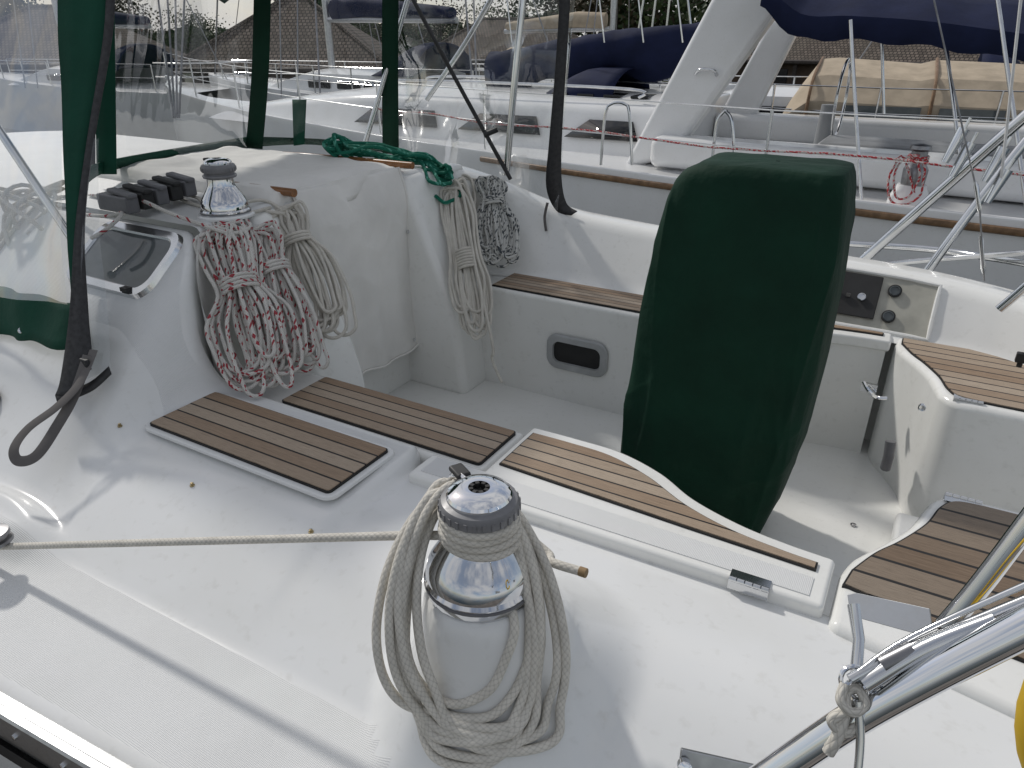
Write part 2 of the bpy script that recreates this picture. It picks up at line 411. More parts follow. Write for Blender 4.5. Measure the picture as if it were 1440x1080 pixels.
# bulkhead with its rounded port niche
bp=[(-1.58,1.222,-.945),(-1.66,1.224,-.90),(-1.71,1.228,-.80),(-1.755,1.24,-.66),(-1.80,1.29,-.56),(-1.835,1.35,-.51),(-1.845,1.45,-.50),(-1.845,1.74,-.49)]
rows=[]
for p in catmull(bp,6): rows.append([V((p.x+.06*(k/8)**2*min(1,max(0,(p.y-1.24)/.15)),p.y,lerp(p.z,-.97,k/8))) for k in range(9)])
MB().grid(rows).build('bulkhead',GEL2,boat,angle=60)
MB().box((-1.90,2.0,-.95),(.1,.9,.92)).box((-1.885,2.5,-.8),(.1,.5,.58)).build('bulkhead',GEL2,boat,bevel=.02)
for a,b in ((1.50,1.725),(2.285,2.53)):
    pr=[(-1.9,-.495),(-1.83,-.495),(-1.80,-.53),(-1.765,-.62),(-1.70,-.78),(-1.635,-.93),(-1.595,-1.05),(-1.575,-1.2),(-1.555,-1.42),(-1.9,-1.42)]
    MB().extrude(pr,'t',a,b).build('companionway_shoulder',GEL2,boat,bevel=.035,seg=5)
# sole
MB().prism([(-1.95,1.15),(1.2,1.15),(1.2,2.75),(-1.95,2.75)],-1.45,-1.40).build('cockpit_sole',GEL2,boat)
MB().prism([(.13,1.75),(1.1,1.75),(1.1,2.17),(.13,2.17)],-1.40,-1.32).build('sole_step',NS,boat,bevel=.015)
def mirror(poly): return [(p[0],3.92-p[1]) for p in poly][::-1]
def cat2(pts,n=6): return [(p.x,p.y) for p in catmull([(a,b,0) for a,b in pts],n)]
seat1=[(-1.86,1.228),(-1.86,1.46),(-.795,1.46),(-.795,1.228)]
lid_in=cat2([(-.785,1.475),(-.66,1.477),(-.53,1.472),(-.41,1.43),(-.31,1.365),(-.2,1.325),(-.10,1.308),(-.0,1.302)])
lidA=[(-.94,1.228),(-.785,1.228)]+lid_in+[(-.0,1.145),(-.94,1.122)]
helm_in=cat2([(.012,1.28),(.03,1.345),(.075,1.425),(.12,1.515),(.145,1.605),(.165,1.66),(.21,1.695),(.30,1.70)])
helmA=[(.012,1.12)]+helm_in+[(1.15,1.70),(1.15,.98),(.5,1.03)]
def inset(poly,d):
    n=len(poly); out=[]
    A=sum(poly[i][0]*poly[(i+1)%n][1]-poly[(i+1)%n][0]*poly[i][1] for i in range(n))
    sg=1 if A>0 else -1
    for i in range(n):
        a=V(poly[i-1]);p=V(poly[i]);b=V(poly[(i+1)%n])
        e1=(p-a).normalized();e2=(b-p).normalized()
        n1=V((-e1.y,e1.x))*sg;n2=V((-e2.y,e2.x))*sg
        mm=(n1+n2); mm=mm/max(.35,mm.dot(n1)) if mm.length>1e-6 else n1
        q=p+mm*d; out.append((q.x,q.y))
    return out
def teakpanel(poly,z,nplank,mat=TEAK,parent=boat,label=None):
    t0=min(p[1] for p in poly);t1=max(p[1] for p in poly)
    pw=(t1-t0)/nplank
    uv=lambda p:(p[0]+t0*3,(p[1]-t0)/pw)
    b=MB(); b.prism(poly,z-.004,z+.0035,1); b.prism(inset(poly,.004),z-.002,z+.006,0,uv)
    o=b.build('teak_panel',[mat,CAULK],parent,smooth=False)
    if label:o['label']=label
    return o
zs=-.955
def roundpoly(x0,x1,y0,y1,r,n=5):
    out=[]
    for cx,cy,a in ((x1-r,y1-r,0),(x0+r,y1-r,90),(x0+r,y0+r,180),(x1-r,y0+r,270)):
        for k in range(n+1):
            t=R(a+90*k/n); out.append((cx+r*math.cos(t),cy+r*math.sin(t)))
    return out
# coaming seat panel
MB().prism(roundpoly(-1.672,-1.003,.928,1.175,.03),-.935,-.9225).build('panel_recess',GEL,boat,bevel=.004)
teakpanel(roundpoly(-1.655,-1.018,.942,1.158,.012),-.9205,5,label='teak panel set in the port coaming')
# port seats
MB().prism(seat1,-1.42,zs).build('seat_locker',GEL2,boat,bevel=.018)
teakpanel(roundpoly(-1.50,-.815,1.252,1.44,.012),zs+.003,5)
MB().prism(inset(lidA,.014),-1.42,-.985).build('seat_locker',GEL2,boat,bevel=.01)
lid=MB().prism(lidA,-.985,-.940).build('locker_lid',GEL2,boat,bevel=.011)
teakin=[(-.765,1.262)]+cat2([(-.765,1.436),(-.66,1.438),(-.545,1.432),(-.43,1.390),(-.32,1.325),(-.21,1.286),(-.10,1.270),(-.03,1.266)])+[(-.03,1.240),(-.3,1.246)]
teakpanel(teakin,-.939,5,parent=lid)
MB().prism([(-.915,1.145),(-.915,1.214),(-.03,1.219),(-.03,1.163)],-.9405,-.9380).build('nonskid_strip',NS,lid)
MB().prism(helmA,-1.42,-.950).build('helm_seat',GEL2,boat,bevel=.02,seg=4)
hm_in=cat2([(.03,1.29),(.065,1.37),(.107,1.44),(.15,1.53),(.175,1.615),(.21,1.66),(.30,1.668)])
teakpanel([(.02,1.235)]+hm_in+[(1.1,1.668),(1.1,1.10),(.20,1.20)],-.949,9,TEAKD)
# starboard seats
MB().prism(mirror(seat1),-1.42,zs).build('seat_locker',GEL2,boat,bevel=.018)
teakpanel([(-1.53,2.478),(-.815,2.478),(-.815,2.668),(-1.53,2.668)],zs+.003,6)
MB().prism(inset(mirror(lidA[1:-1]+[(-.785,1.145)]),.012),-1.42,-.985).build('seat_locker',GEL2,boat,bevel=.01)
lid2=MB().prism(mirror([(-.785,1.228)]+lid_in+[(-.005,1.2),(-.785,1.2)]),-.985,-.943).build('locker_lid',GEL2,boat,bevel=.010)
teakpanel(mirror(teakin),-.942,5,parent=lid2)
MB().prism(mirror(helmA),-1.42,-.950).build('helm_seat',GEL2,boat,bevel=.024,seg=5)
teakpanel(mirror([(.03,1.24)]+hm_in+[(1.1,1.668),(1.1,1.24)]),-.949,9,TEAK)
# hinges
def hinge(c,parent,ang=0,L=.075):
    M=Matrix.Translation(c)@Matrix.Rotation(ang,4,'Z')
    b=MB();b.M=M; b.box((0,.012,.001),(L,.024,.003)); b.box((0,-.006,-.010),(L,.003,.022))
    for k in range(5): b.tube([(-L/2+L/5*k+.001,-.005,.002),(-L/2+L/5*(k+1)-.001,-.005,.002)],.0055,10)
    b.build('hinge',STEEL,parent)
hinge((-.135,1.141,-.939),lid,R(1.4)); hinge((-.80,1.125,-.939),lid,R(1.4))
hinge((.22,1.672,-.947),boat,R(180)); hinge((.23,2.25,-.947),boat,0)
# oval locker opening
def roundrect3(cx,cz,w,h,r,t,n=6): return [V((p[0],t,p[1])) for p in roundpoly(cx-w/2,cx+w/2,cz-h/2,cz+h/2,r,n)]
cx,cz=-1.11,-1.176
fr=MB(); A=roundrect3(cx,cz,.275,.155,.05,2.452);B=roundrect3(cx,cz,.262,.142,.045,2.444);C=roundrect3(cx,cz,.215,.095,.03,2.444);D=roundrect3(cx,cz,.21,.09,.028,2.456)
fr.grid([A,B,C,D],closed=True); vent=fr.build('locker_vent',simple('vent_frame',(.42,.43,.43),.4),boat)
MB().add(roundrect3(cx,cz,.22,.10,.03,2.4555),[list(range(28))]).build('vent_shade',DARKH,vent)  # near-black sheet, the unlit inside of the opening put into its colour
# engine panel on the starboard coaming
def coam(s,k,off=.004):       # point on the inner wall of the starboard coaming
    x=table(ST_,s); return V((s,lerp(x[0],x[2],k)-off,lerp(x[1],x[3],k)+off*.6))
def coampatch(s0,s1,k0,k1,off,name,mat,par,th=.006):
    rows=[[coam(lerp(s0,s1,i/8),lerp(k0,k1,j/4),off) for j in range(5)] for i in range(9)]
    return MB().grid(rows).build(name,mat,par,solid=th,bevel=.003)
def coamtube(s0,s1,k0,k1,off,r,name,mat,par):
    pts=[coam(lerp(s0,s1,i/8),k0,off) for i in range(9)]+[coam(s1,lerp(k0,k1,j/4),off) for j in range(1,5)]+[coam(lerp(s1,s0,i/8),k1,off) for i in range(1,9)]+[coam(s0,lerp(k1,k0,j/4),off) for j in range(1,4)]
    return MB().tube(pts,r,8,closed=True).build(name,mat,par)
ep=coampatch(-.28,.10,.06,.90,.002,'instrument_recess',OFFP,boat,.004)
coamtube(-.285,.105,.05,.91,.004,.008,'recess_rim',GEL2,ep)
coampatch(-.262,-.075,.20,.86,.010,'engine_panel',BLACK,ep)
def disc(c,r,nrm,name,mat,par,h=.01):
    q=V(nrm).to_track_quat('Z','Y').to_matrix().to_4x4(); b=MB(); b.M=Matrix.Translation(c)@q
    b.lathe([(r,0),(r,h),(r*.82,h*1.1),(r*.8,h*.6),(.001,h*.65)],(0,0,0),24); return b.build(name,mat,par)
cn=(0,-.8,.6)
disc(coam(-.13,.5,.016),.014,cn,'key_switch',STEEL,ep,.006)
for k_ in (.68,.28):
    g_=disc(coam(-.030,k_,.008),.023,cn,'gauge',BLACK,ep,.008); disc(coam(-.030,k_,.011),.018,cn,'gauge_face',GLASSG,g_,.007)
MB().box(coam(-.215,.55,.018),(.02,.006,.04)).build('display',GLASSG,ep); MB().box(coam(-.175,.5,.018),(.014,.006,.012)).build('warning_lamp',DKSTEEL,ep)
# latch and fittings on starboard helm seat
b=MB(); c=at(1222,545,t=2.47); b.box(c,(.05,.012,.03)); b.tube(catmull([c+V((-.02,-.01,.02)),c+V((.0,-.025,.0)),c+V((.03,-.022,-.02)),c+V((.06,-.012,-.02))],5),.006,8); b.build('latch',CHROME,boat)
disc(at(1297,572,t=2.215),.011,(0,-1,0),'knob',STEEL,boat)
b=MB(); c=at(1250,640,t=2.30); b.tube([c+V((-.005,0,.05)),c+V((0,-.01,.0)),c+V((.0,0,-.05))],.016,10); b.build('courtesy_lamp',GREYP,boat)
disc(at(1200,738,z=-1.397),.009,(0,0,1),'drain',DKSTEEL,boat,.002)
# snap studs
STUD=simple('brass_stud',(.45,.36,.2),.3,1)
for u,v,z in ((177,629,-.985),(273,693,-.985),(440,765,-.995)):
    p=at(u,v,z=z); p=V((p.x,p.y,surf(p.x,p.y)-.001))
    MB().lathe([(.006,0),(.006,.003),(.0035,.004),(.004,.008),(.002,.009)],p,16).build('snap_stud',STUD,boat)
# toe rail
rows=[]
for k in range(60):
    s=-3.6+k*.08; g=toe(s)
    rows.append([(s,g-.012,-1.16),(s,g-.012,-1.088),(s,g-.008,-1.083),(s,g+.004,-1.083),(s,g+.008,-1.09),(s,g+.012,-1.10),(s,g+.03,-1.104),(s,g+.03,-1.11)])
tr=MB().grid([[V(p) for p in r] for r in rows]).build('toe_rail',ALU,boat)
for k in range(22):
    s=-2.5+k*.13
    b=MB(); b.M=Matrix.Translation((s,toe(s)-.0135,-1.122))@Matrix.Rotation(R(90),4,'X'); b.lathe([(.006,-.003),(.006,.002),(.003,.003)],(0,0,0),10); b.build('rail_bolt',CHROME,tr)
rows=[[V((s,toe(s)-.02,-1.162)),V((s,toe(s)-.024,-1.18)),V((s,toe(s)-.02,-1.2)),V((s,toe(s)+.01,-1.2))] for s in [-3.6+k*.2 for k in range(24)]]
MB().grid(rows).build('rubbing_strip',BLACK,boat)
# cabin window (sloping side)
def slope(s,t,off=0): return V((s,t-off*.6,-.82+.78*(t-.95)+off*.78))
def wring(s0,s1,t0,t1,r,off): return [slope(p[0],p[1],off) for p in roundpoly(s0,s1,t0,t1,r,6)]
W=MB(); W.grid([wring(-2.26,-1.86,1.135,1.325,.05,-.004),wring(-2.255,-1.865,1.14,1.32,.05,.014),wring(-2.235,-1.885,1.158,1.302,.04,.014),wring(-2.23,-1.89,1.163,1.297,.04,.006)],closed=True)
wf=W.build('cabin_window',STEEL,boat)
MB().add(wring(-2.24,-1.88,1.153,1.307,.04,.008),[list(range(28))]).build('window_pane',GLASSG,wf)
for s in (-1.94,-2.18): MB().box(slope(s,1.150,.016),(.03,.02,.012)).build('window_latch',BLACK,wf)
# round portlight at cabin side, left edge
p=at(-8,592,t=.80); x=table(NT,p.x)
disc(V((p.x,p.y-.004,lerp(x[1],x[3],(p.y-x[0])/(x[2]-x[0]))+.004)),.045,(0,-.55,.8),'portlight',GREYP,boat,.012)
# hatch runners
for t in (1.69,2.325):
    MB().tube(catmull([(-2.8,t,-.475),(-2.3,t,-.462),(-1.85,t,-.458),(-1.80,t,-.458)],6),.014,10).build('hatch_runner',WOODK,boat)
# rope clutches
for k in range(5):
    c=V((-2.14,1.30+k*.052,-.475+k*.004))
    b=MB(); b.box(c+V((0,0,.02)),(.15,.042,.05)); b.box(c+V((.03,0,.052)),(.11,.03,.014),Matrix.Rotation(R(6),3,'Y')); b.build('rope_clutch',BLACK if k%2 else GREYP,boat,bevel=.006)
# winches
def winch(c,sc,parent,ang=0,sz=.88):
    c=V(c); P=lambda pr:[(r*sc,z*sc*sz) for r,z in pr]
    w=MB().lathe(P([(.087,-.014),(.090,.0),(.090,.012),(.087,.016),(.0855,.018),(.088,.021),(.087,.032),(.083,.044),(.075,.058),(.066,.072),(.058,.084),(.052,.095),(.048,.104),(.047,.135),(.051,.139)]),c,64).build('winch',WCHR,parent,angle=25)
    MB().lathe(P([(.0915,.0035),(.0915,.0080)]),c,48).build('winch_band',GREYP,w)
    b=MB(); b.lathe(P([(.047,.126),(.058,.130),(.061,.136),(.059,.140),(.053,.143),(.053,.147),(.059,.150),(.0615,.155),(.0615,.168),(.058,.175),(.048,.179),(.046,.177)]),c,56)
    for k in range(28):
        a=2*math.pi*k/28; b.box(c+V((math.cos(a)*.0615*sc,math.sin(a)*.0615*sc,.161*sc*sz)),(.003*sc,.005*sc,.012*sc),Matrix.Rotation(a,3,'Z'))
    b.build('self_tailer',GREYW,w,angle=30)
    MB().lathe(P([(.050,.172),(.050,.183),(.0475,.188),(.038,.194),(.026,.197),(.0165,.197),(.0165,.184),(.001,.184)]),c,48).build('winch_cap',CHROME,w,angle=25)
    b=MB()
    for k in range(8):
        a=2*math.pi*k/8; b.box(c+V((math.cos(a)*.013*sc,math.sin(a)*.013*sc,.192*sc*sz)),(.007*sc,.006*sc,.009*sc),Matrix.Rotation(a,3,'Z'))
    b.lathe(P([(.012,.178),(.012,.187),(.001,.187)]),c,20); b.build('handle_socket',BLACK,w)
    b=MB(); M=Matrix.Translation(c)@Matrix.Rotation(ang,4,'Z')@Matrix.Diagonal((sc,sc,sc*sz,1)); b.M=M
    b.tube(catmull([(.035,0,.182),(.055,.004,.183),(.07,.008,.176),(.078,.010,.157)],5),.0085,10,flat=.006); b.build('feeder_arm',CHROME,w)
    b=MB(); b.M=M; b.box((.066,.0,.186),(.036,.024,.011)); b.build('feeder_nib',BLACK,w,bevel=.004)
    return w
winch(WC,1.0,boat,ang=R(150))
winch((-1.875,1.475,-.488),.82,boat,ang=R(170),sz=1.0)
MB().lathe([(.085,0),(.085,.006),(.08,.01)],(-1.875,1.475,-.498),40).build('winch_pad',GEL,boat)
# genoa block
b=MB(); c=at(-12,748,z=-.985)
b.lathe([(.032,0),(.036,.004),(.034,.010),(.027,.013),(.027,.02),(.034,.023),(.032,.03),(.012,.034)],c+V((0,0,-.03)),30); b.build('sheet_block',DKSTEEL,boat)
MB().box(c+V((-.52,0,-.045)),(.9,.035,.02)).build('genoa_track',ALU,boat,bevel=.004)
# ------------------------------------------------------------------ pushpits and backstay
def tubepx(pts,r,name,mat,parent,n=12,sm=6): 
    P=[at(u,v,d=d) for u,v,d in pts]
    return MB().tube(catmull(P,sm) if len(P)>2 else P,r,n).build(name,mat,parent)
tubepx([(1040,1120,.56),(1180,1024,.52),(1300,955,.49),(1480,862,.45)],.0120,'pushpit_rail',CHROME,boat,20)
tubepx([(1330,880,.80),(1385,815,.77),(1480,690,.72)],.0115,'pushpit_post',CHROME,boat)
tubepx([(1195,955,.5),(1250,925,.5),(1330,890,.49),(1480,828,.46)],.0035,'lifeline_wire',STEEL,boat)
tubepx([(1208,945,.5),(1260,908,.5),(1340,868,.49),(1480,806,.46)],.0022,'lifeline_wire',STEEL,boat)
tubepx([(1215,962,.5),(1300,912,.49),(1400,872,.475)],.0060,'lifeline_fitting',STEEL,boat)
tubepx([(1240,935,.497),(1262,924,.495),(1284,913,.493)],.0060,'lifeline_swage',DKSTEEL,boat)
tubepx([(1040,1115,.58),(1130,1062,.54),(1215,985,.51)],.004,'lifeline_cord',BLACK,boat)
rt=V((.866,.5,0)); upv=(at(1205,850,d=.52)-at(1205,930,d=.52)).normalized()
b=MB(); b.tube([at(1200,850,d=.53),at(1208,900,d=.52),at(1204,945,d=.51)],[.007,.0045,.006],10,flat=.004); b.build('pelican_hook',STEEL,boat)
for u,v in ((1200,955),(1203,975),(1212,966)):
    b=MB(); c=at(u,v,d=.505); b.tube([c+rt*.009*math.cos(a)+upv*.009*math.sin(a) for a in [2*math.pi*k/20 for k in range(20)]],.0018,8,closed=True); b.build('split_ring',CHROME,boat)
def platepx(pts,d,th,name,mat,parent):
    P=[at(u,v,d=dd) for (u,v),dd in zip(pts,d if isinstance(d,list) else [d]*len(pts))]
    return MB().add(P,[list(range(len(P)))]).build(name,mat,parent,solid=th,bevel=.001)
platepx([(1192,836),(1205,834),(1308,856),(1312,886),(1290,892),(1196,866)],[.93,.93,.86,.86,.86,.92],.004,'chainplate',ALU,boat)
platepx([(958,1052),(1064,1076),(1064,1110),(950,1110)],.72,.005,'chainplate',ALU,boat)
disc(at(962,1075,d=.715),.007,(0.3,-.8,.5),'bolt',CHROME,boat)
tubepx([(1190,990,.505),(1180,1030,.505),(1165,1058,.51)],.0045,'lashing',RW,boat)
tubepx([(1200,985,.505),(1212,1010,.505),(1188,1030,.505),(1170,1012,.505),(1196,998,.502)],.004,'lashing',RW,boat)
tubepx([(1188,962,.503),(1182,985,.5),(1200,1002,.498),(1216,990,.5),(1206,968,.503),(1190,974,.505),(1192,1000,.5)],.0034,'lashing',RW,boat)
tubepx([(1206,985,.5),(1210,1040,.5),(1205,1100,.5)],.003,'lifeline_fitting',STEEL,boat)
# starboard pushpit
def tt(pts,r,name,mat,par): 
    P=[at(u,v,t=t) for u,v,t in pts]
    return MB().tube(catmull(P,6) if len(P)>2 else P,r,10).build(name,mat,par)
tt([(1520,95,3.35),(1440,165,3.35),(1330,262,3.38),(1202,376,3.4)],.021,'pushpit_post',STEEL,boat)
tt([(1520,108,3.3),(1440,202,3.25),(1360,305,3.2),(1298,390,3.15)],.017,'pushpit_post',STEEL,boat)
tt([(1195,343,3.5),(1300,350,3.45),(1390,362,3.3),(1500,380,2.9)],.0135,'pushpit_rail',STEEL,boat)
tt([(1240,372,3.4),(1350,362,3.3),(1500,352,3.0)],.011,'pushpit_rail',STEEL,boat)
tt([(1405,435,2.6),(1440,405,2.6),(1500,350,2.6)],.014,'pushpit_post',STEEL,boat)
MB().tube([at(1300,-60,t=2.95),at(1372,262,t=2.9)],.0028,6).build('backstay',DKSTEEL,boat)
MB().tube([at(1376,265,t=2.9),at(1384,395,t=2.88)],.0028,6).build('backstay',DKSTEEL,boat)
for (u,v),(u2,v2) in (((1372,255),(1378,300)),((1379,330),(1383,385))):
    P0,P1=at(u,v,t=2.9),at(u2,v2,t=2.9)
    MB().tube([P0,lerp(P0,P1,.15),lerp(P0,P1,.5),lerp(P0,P1,.85),P1],[.004,.008,.0065,.008,.004],10).build('turnbuckle',STEEL,boat)
for u,v in ((1342,205),(1352,225),(1398,232),(1402,262)):
    c=at(u,v,t=2.95); b=MB(); b.tube([c+rt*-.018+V((0,0,-.055)),c+rt*.018+V((0,0,.055))],[.012,.02],12,flat=.02); b.tube([c+rt*.018+V((0,0,.05)),c+rt*.03+V((0,0,.09))],.005,8); b.build('backstay_block',STEEL,boat)
MB().tube([at(1440,-40,t=2.9),at(1408,250,t=2.92)],.0045,6).build('backstay',WHITEM,boat)
b=MB(); c=at(1437,503,t=2.4); b.box(c,(.03,.02,.03)); b.tube([c+V((0,0,.015)),c+V((0,0,-.03))],.008,8); b.build('stern_fitting',BLACK,boat,bevel=.004)
# ------------------------------------------------------------------ yellow buoy lower right
hb=thing('horseshoe_buoy',at(1500,1040,d=.62),'yellow horseshoe buoy hanging behind the near chrome rail, at the right edge','lifebuoy')
c=at(1576,1030,d=.66)
ring=[c+rt*.075*math.cos(a)+upv*.085*math.sin(a) for a in [R(20+320*k/24) for k in range(25)]]
MB().tube(ring,.014,14,flat=.02).build('float',YEL,hb); MB().tube([ring[3]+upv*.02,ring[3]-upv*.02],.02,12,flat=.024).build('band',WHITEM,hb)
# ------------------------------------------------------------------ canvas covers
cc=thing('companionway_cover',(-1.8,1.98,-1.17),'white canvas cover draped over the sliding hatch and companionway opening','canvas cover')
rows=[]
def hz(s,t):
    x=abs(t-1.965)/.355
    z=-.446-.045*sstep(.86,1.0,x)-.012*sstep(-1.9,-1.84,s)
    f=1-abs(noise.noise((s*4+t*3,t*6-s*3,2)))*2.4
    return z+.006*noise.noise((s*5,t*5,1))+.005*noise.noise((s*3+t*11,t*4-s*9,5))-.015*math.sin(max(0,1-x)*math.pi*.5)*math.sin((s+2.75)*7)**2+.006*max(0,f)**3
for i in range(51):
    s=-2.75+i*.0183
    rows.append([V((s-.05*abs(t-1.96),t,hz(s,t))) for t in [1.615+j*.0178 for j in range(41)]])
for k in range(1,5):
    rows.append([V((-1.832+.006*k+.006*math.sin(p.y*31+k)-.05*abs(p.y-1.96),p.y,p.z-.018*k-.003*math.sin(p.y*24))) for p in rows[50]])
MB().grid(rows).build('hatch_panel',CANV,cc,solid=.003)
rows=[]
for i in range(61):
    k=i/60; z=-.462-.75*k; r=[]
    for j in range(61):
        t=1.712+j*.00975
        f=1-abs(noise.noise((t*5+z*3,z*4-t*2,11)))*2.4
        x=-1.842+.045*math.sin(min(1,k*5)*math.pi/2)+.020*math.sin(k*3.1)*math.sin((t-1.7)*7)+.006*noise.noise((t*6,z*3,3))+.005*max(0,f)**3+.010*math.sin(t*34+z*4+2*noise.noise((t*2,z*2,0)))*k
        r.append(V((x,t,z+.010*math.sin(t*11)*k)))
    rows.append(r)
MB().grid(rows).build('door_panel',CANV,cc,solid=.003)
for jj in (1,59):
    MB().tube([r[jj]+V((.004,0,0)) for r in rows[::3]],.0045,6).build('hem',CANV,cc)
MB().tube([p+V((.004,0,.002)) for p in rows[-1][::2]],.0045,6).build('hem',CANV,cc)
for p in (rows[57][4],rows[57][56],rows[20][58]): disc(p+V((.006,0,0)),.008,(1,0,.1),'eyelet',STEEL,cc,.003)
# wheel pedestal cover
PT=[(-1.40,-.60,-.235,.14),(-1.32,-.645,-.212,.155),(-1.2,-.665,-.185,.165),(-1.0,-.664,-.158,.175),(-.8,-.648,-.147,.178),(-.6,-.628,-.147,.176),(-.45,-.612,-.155,.165),(-.38,-.600,-.161,.158),(-.335,-.584,-.166,.150),(-.310,-.566,-.170,.144),(-.296,-.545,-.174,.136),(-.287,-.515,-.180,.126)]
rows=[]
NZ=130
for i in range(NZ):
    z=-1.40+i*(1.113/(NZ-1)); a=table(PT,z-.005);b_=table(PT,z+.005); s0,s1,h=[(x+y)/2 for x,y in zip(a,b_)]
    cs,hs=(s0+s1)/2,(s1-s0)/2; row=[]
    for j in range(160):
        q=2*math.pi*j/160; e=.33
        x=math.copysign(abs(math.cos(q))**e,math.cos(q)); y=math.copysign(abs(math.sin(q))**e,math.sin(q))
        p=V((cs+hs*x,1.96+h*y,z)); dn=V((x*.3,y,0)).normalized()
        dep=max(0,-.285-z); k=min(1,dep/.12)
        f1=noise.noise((p.x*3.0+z*.8,p.y*3,z*1.2))
        f4=1-abs(noise.noise((p.x*11-z*1.2,p.y*5,z*.7+2)))*2.2
        f5=1-abs(noise.noise((p.x*16+z*2.0,p.y*7,z*1.1+8)))*2.2
        f6=1-abs(noise.noise((p.x*5-z*5.0,p.y*5,z*2.5+5)))*2.2
        wv=.007*f1+.012*max(0,f4)**3+.009*max(0,f5)**3+.009*max(0,f6)**4*sstep(.45,.9,dep)
        wv+=.007*math.sin(p.x*40+z*3+3*f1)*sstep(.35,1.0,dep)
        wv*=(.45 if abs(x)>.97 else 1)
        up=.007*noise.noise((p.x*9,p.y*9,4))*sstep(-.36,-.29,z)+.010*math.sin(p.x*25+1)*sstep(-1.3,-1.39,z)
        row.append(p+dn*wv*k+V((0,0,up)))
    rows.append(row)
pcov=thing('wheel_cover',(-.42,1.96,-1.4),'tall dark green canvas cover over the steering pedestal','canvas cover')
last=rows[-1]; ct=sum(last,V((0,0,0)))/len(last)
for k in (.25,.6,.97): rows.append([lerp(p,ct,k)+V((0,0,.004*k**.5)) for p in last])
MB().grid(rows,closed=True).build('cover',GREEN,pcov,angle=0)
MB().tube([p+V((0,0,.004)) for p in rows[3]]+[rows[3][0]+V((0,0,.004))],.004,6).build('hem',GREEN,pcov)
# ------------------------------------------------------------------ dodger
dg=thing('dodger',(-2.4,1.96,-.6),'green spray dodger with clear windows standing over the companionway','dodger')
def strip(L,Rr,name,mat,par=dg,solid=.004,nx=1,n=6,wob=0):
    A=catmull([at(u,v,d=d) for u,v,d in L],n);B=catmull([at(u,v,d=d) for u,v,d in Rr],n)
    rows=[]
    for i,(a,b) in enumerate(zip(A,B)):
        r=[]
        for j in range(nx+1):
            p=lerp(a,b,j/nx)
            if wob: p=p+V((.3,-.8,.2))*wob*noise.noise(p*5)
            r.append(p)
        rows.append(r)
    return MB().grid(rows).build(name,mat,par,solid=solid,angle=0)
# port side panel
strip([(-260,-40,2.5),(-260,150,2.6),(-260,390,2.75)],[(105,-40,1.98),(92,150,1.96),(97,428,1.90)],'window_pane',VIN3,nx=14,solid=0,wob=.05,n=8)
strip([(-260,385,2.75),(-100,396,2.40),(0,402,2.12),(30,411,2.05),(55,414,2.0),(80,424,1.94),(104,426,1.9)],[(-260,458,2.72),(-100,466,2.36),(0,471,2.10),(22,480,2.04),(45,480,2.0),(80,492,1.92),(114,488,1.88)],'hem',GREEN2,nx=5,wob=.035)
strip([(82,-40,1.97),(82,60,1.97),(88,170,1.95),(95,300,1.92),(103,440,1.9)],[(153,-40,1.96),(148,60,1.955),(126,190,1.94),(112,310,1.915),(108,440,1.9)],'border',GREEN2,nx=3,wob=.012)
strip([(150,-40,1.95),(146,50,1.945),(123,195,1.93),(106,320,1.905),(98,440,1.88),(86,530,1.86),(78,556,1.855)],[(162,-40,1.95),(158,50,1.945),(133,195,1.93),(119,320,1.905),(124,440,1.88),(128,510,1.86),(108,556,1.855)],'zipper',ZIP,nx=2)
strip([(133,195,1.93),(117,320,1.905),(113,440,1.88),(104,540,1.86)],[(140,195,1.93),(140,320,1.91),(152,440,1.90),(154,520,1.89)],'window_flap',VIN2,nx=5,solid=0,wob=.01)
strip([(78,556,1.855),(108,545,1.86),(130,535,1.87),(153,515,1.885)],[(82,570,1.855),(112,558,1.86),(134,547,1.87),(157,526,1.885)],'flap_edge',ZIP)
wp=catmull([at(u,v,d=d) for u,v,d in ((132,492,1.86),(112,538,1.83),(80,572,1.80),(40,602,1.77),(20,630,1.74),(26,648,1.73),(52,640,1.74),(82,596,1.79),(104,556,1.83),(124,500,1.85))],8)
MB().tube(wp,.0016,8,flat=.013).build('strap',WEB,dg)
b=MB(); b.box(at(120,512,d=1.85),(.03,.012,.03)); b.build('strap_buckle',ZIP,dg,bevel=.003)
disc(at(30,465,d=2.04),.008,(.3,-.8,.4),'snap',CHROME,dg,.004); disc(at(112,530,d=1.852),.006,(.4,-.8,.4),'snap',CHROME,dg,.004)
# windscreen panes
base=[(155,240,2.60),(250,222,3.20),(360,205,3.65),(460,205,3.80),(548,214,3.70)]
topp=[(150,-60,2.2),(255,-60,2.75),(370,-60,3.05),(460,-60,3.2),(550,-60,3.1)]
strip(base[:3],topp[:3],'window_pane',VIN,solid=0,nx=8,wob=.02); strip(base[2:],topp[2:],'window_pane',VIN,solid=0,nx=8,wob=.02)
strip([(548,214,3.7),(630,240,3.5),(710,268,3.35),(785,296,3.18)],[(556,-60,3.1),(640,-60,3.0),(730,-60,2.85),(812,-60,2.7)],'window_pane',VIN2,solid=0,nx=12,wob=.08,n=8)
strip([(118,262,2.45)]+base[:2]+[(350,207,3.63)],[(122,236,2.44),(155,225,2.58),(250,208,3.18),(350,192,3.60)],'hem',GREEN2)
strip([(350,207,3.63),(420,203,3.78),(470,206,3.8),(548,216,3.7),(640,246,3.47)],[(350,192,3.6),(420,194,3.76),(470,197,3.78),(548,206,3.68),(640,240,3.45)],'hem',GREEN)
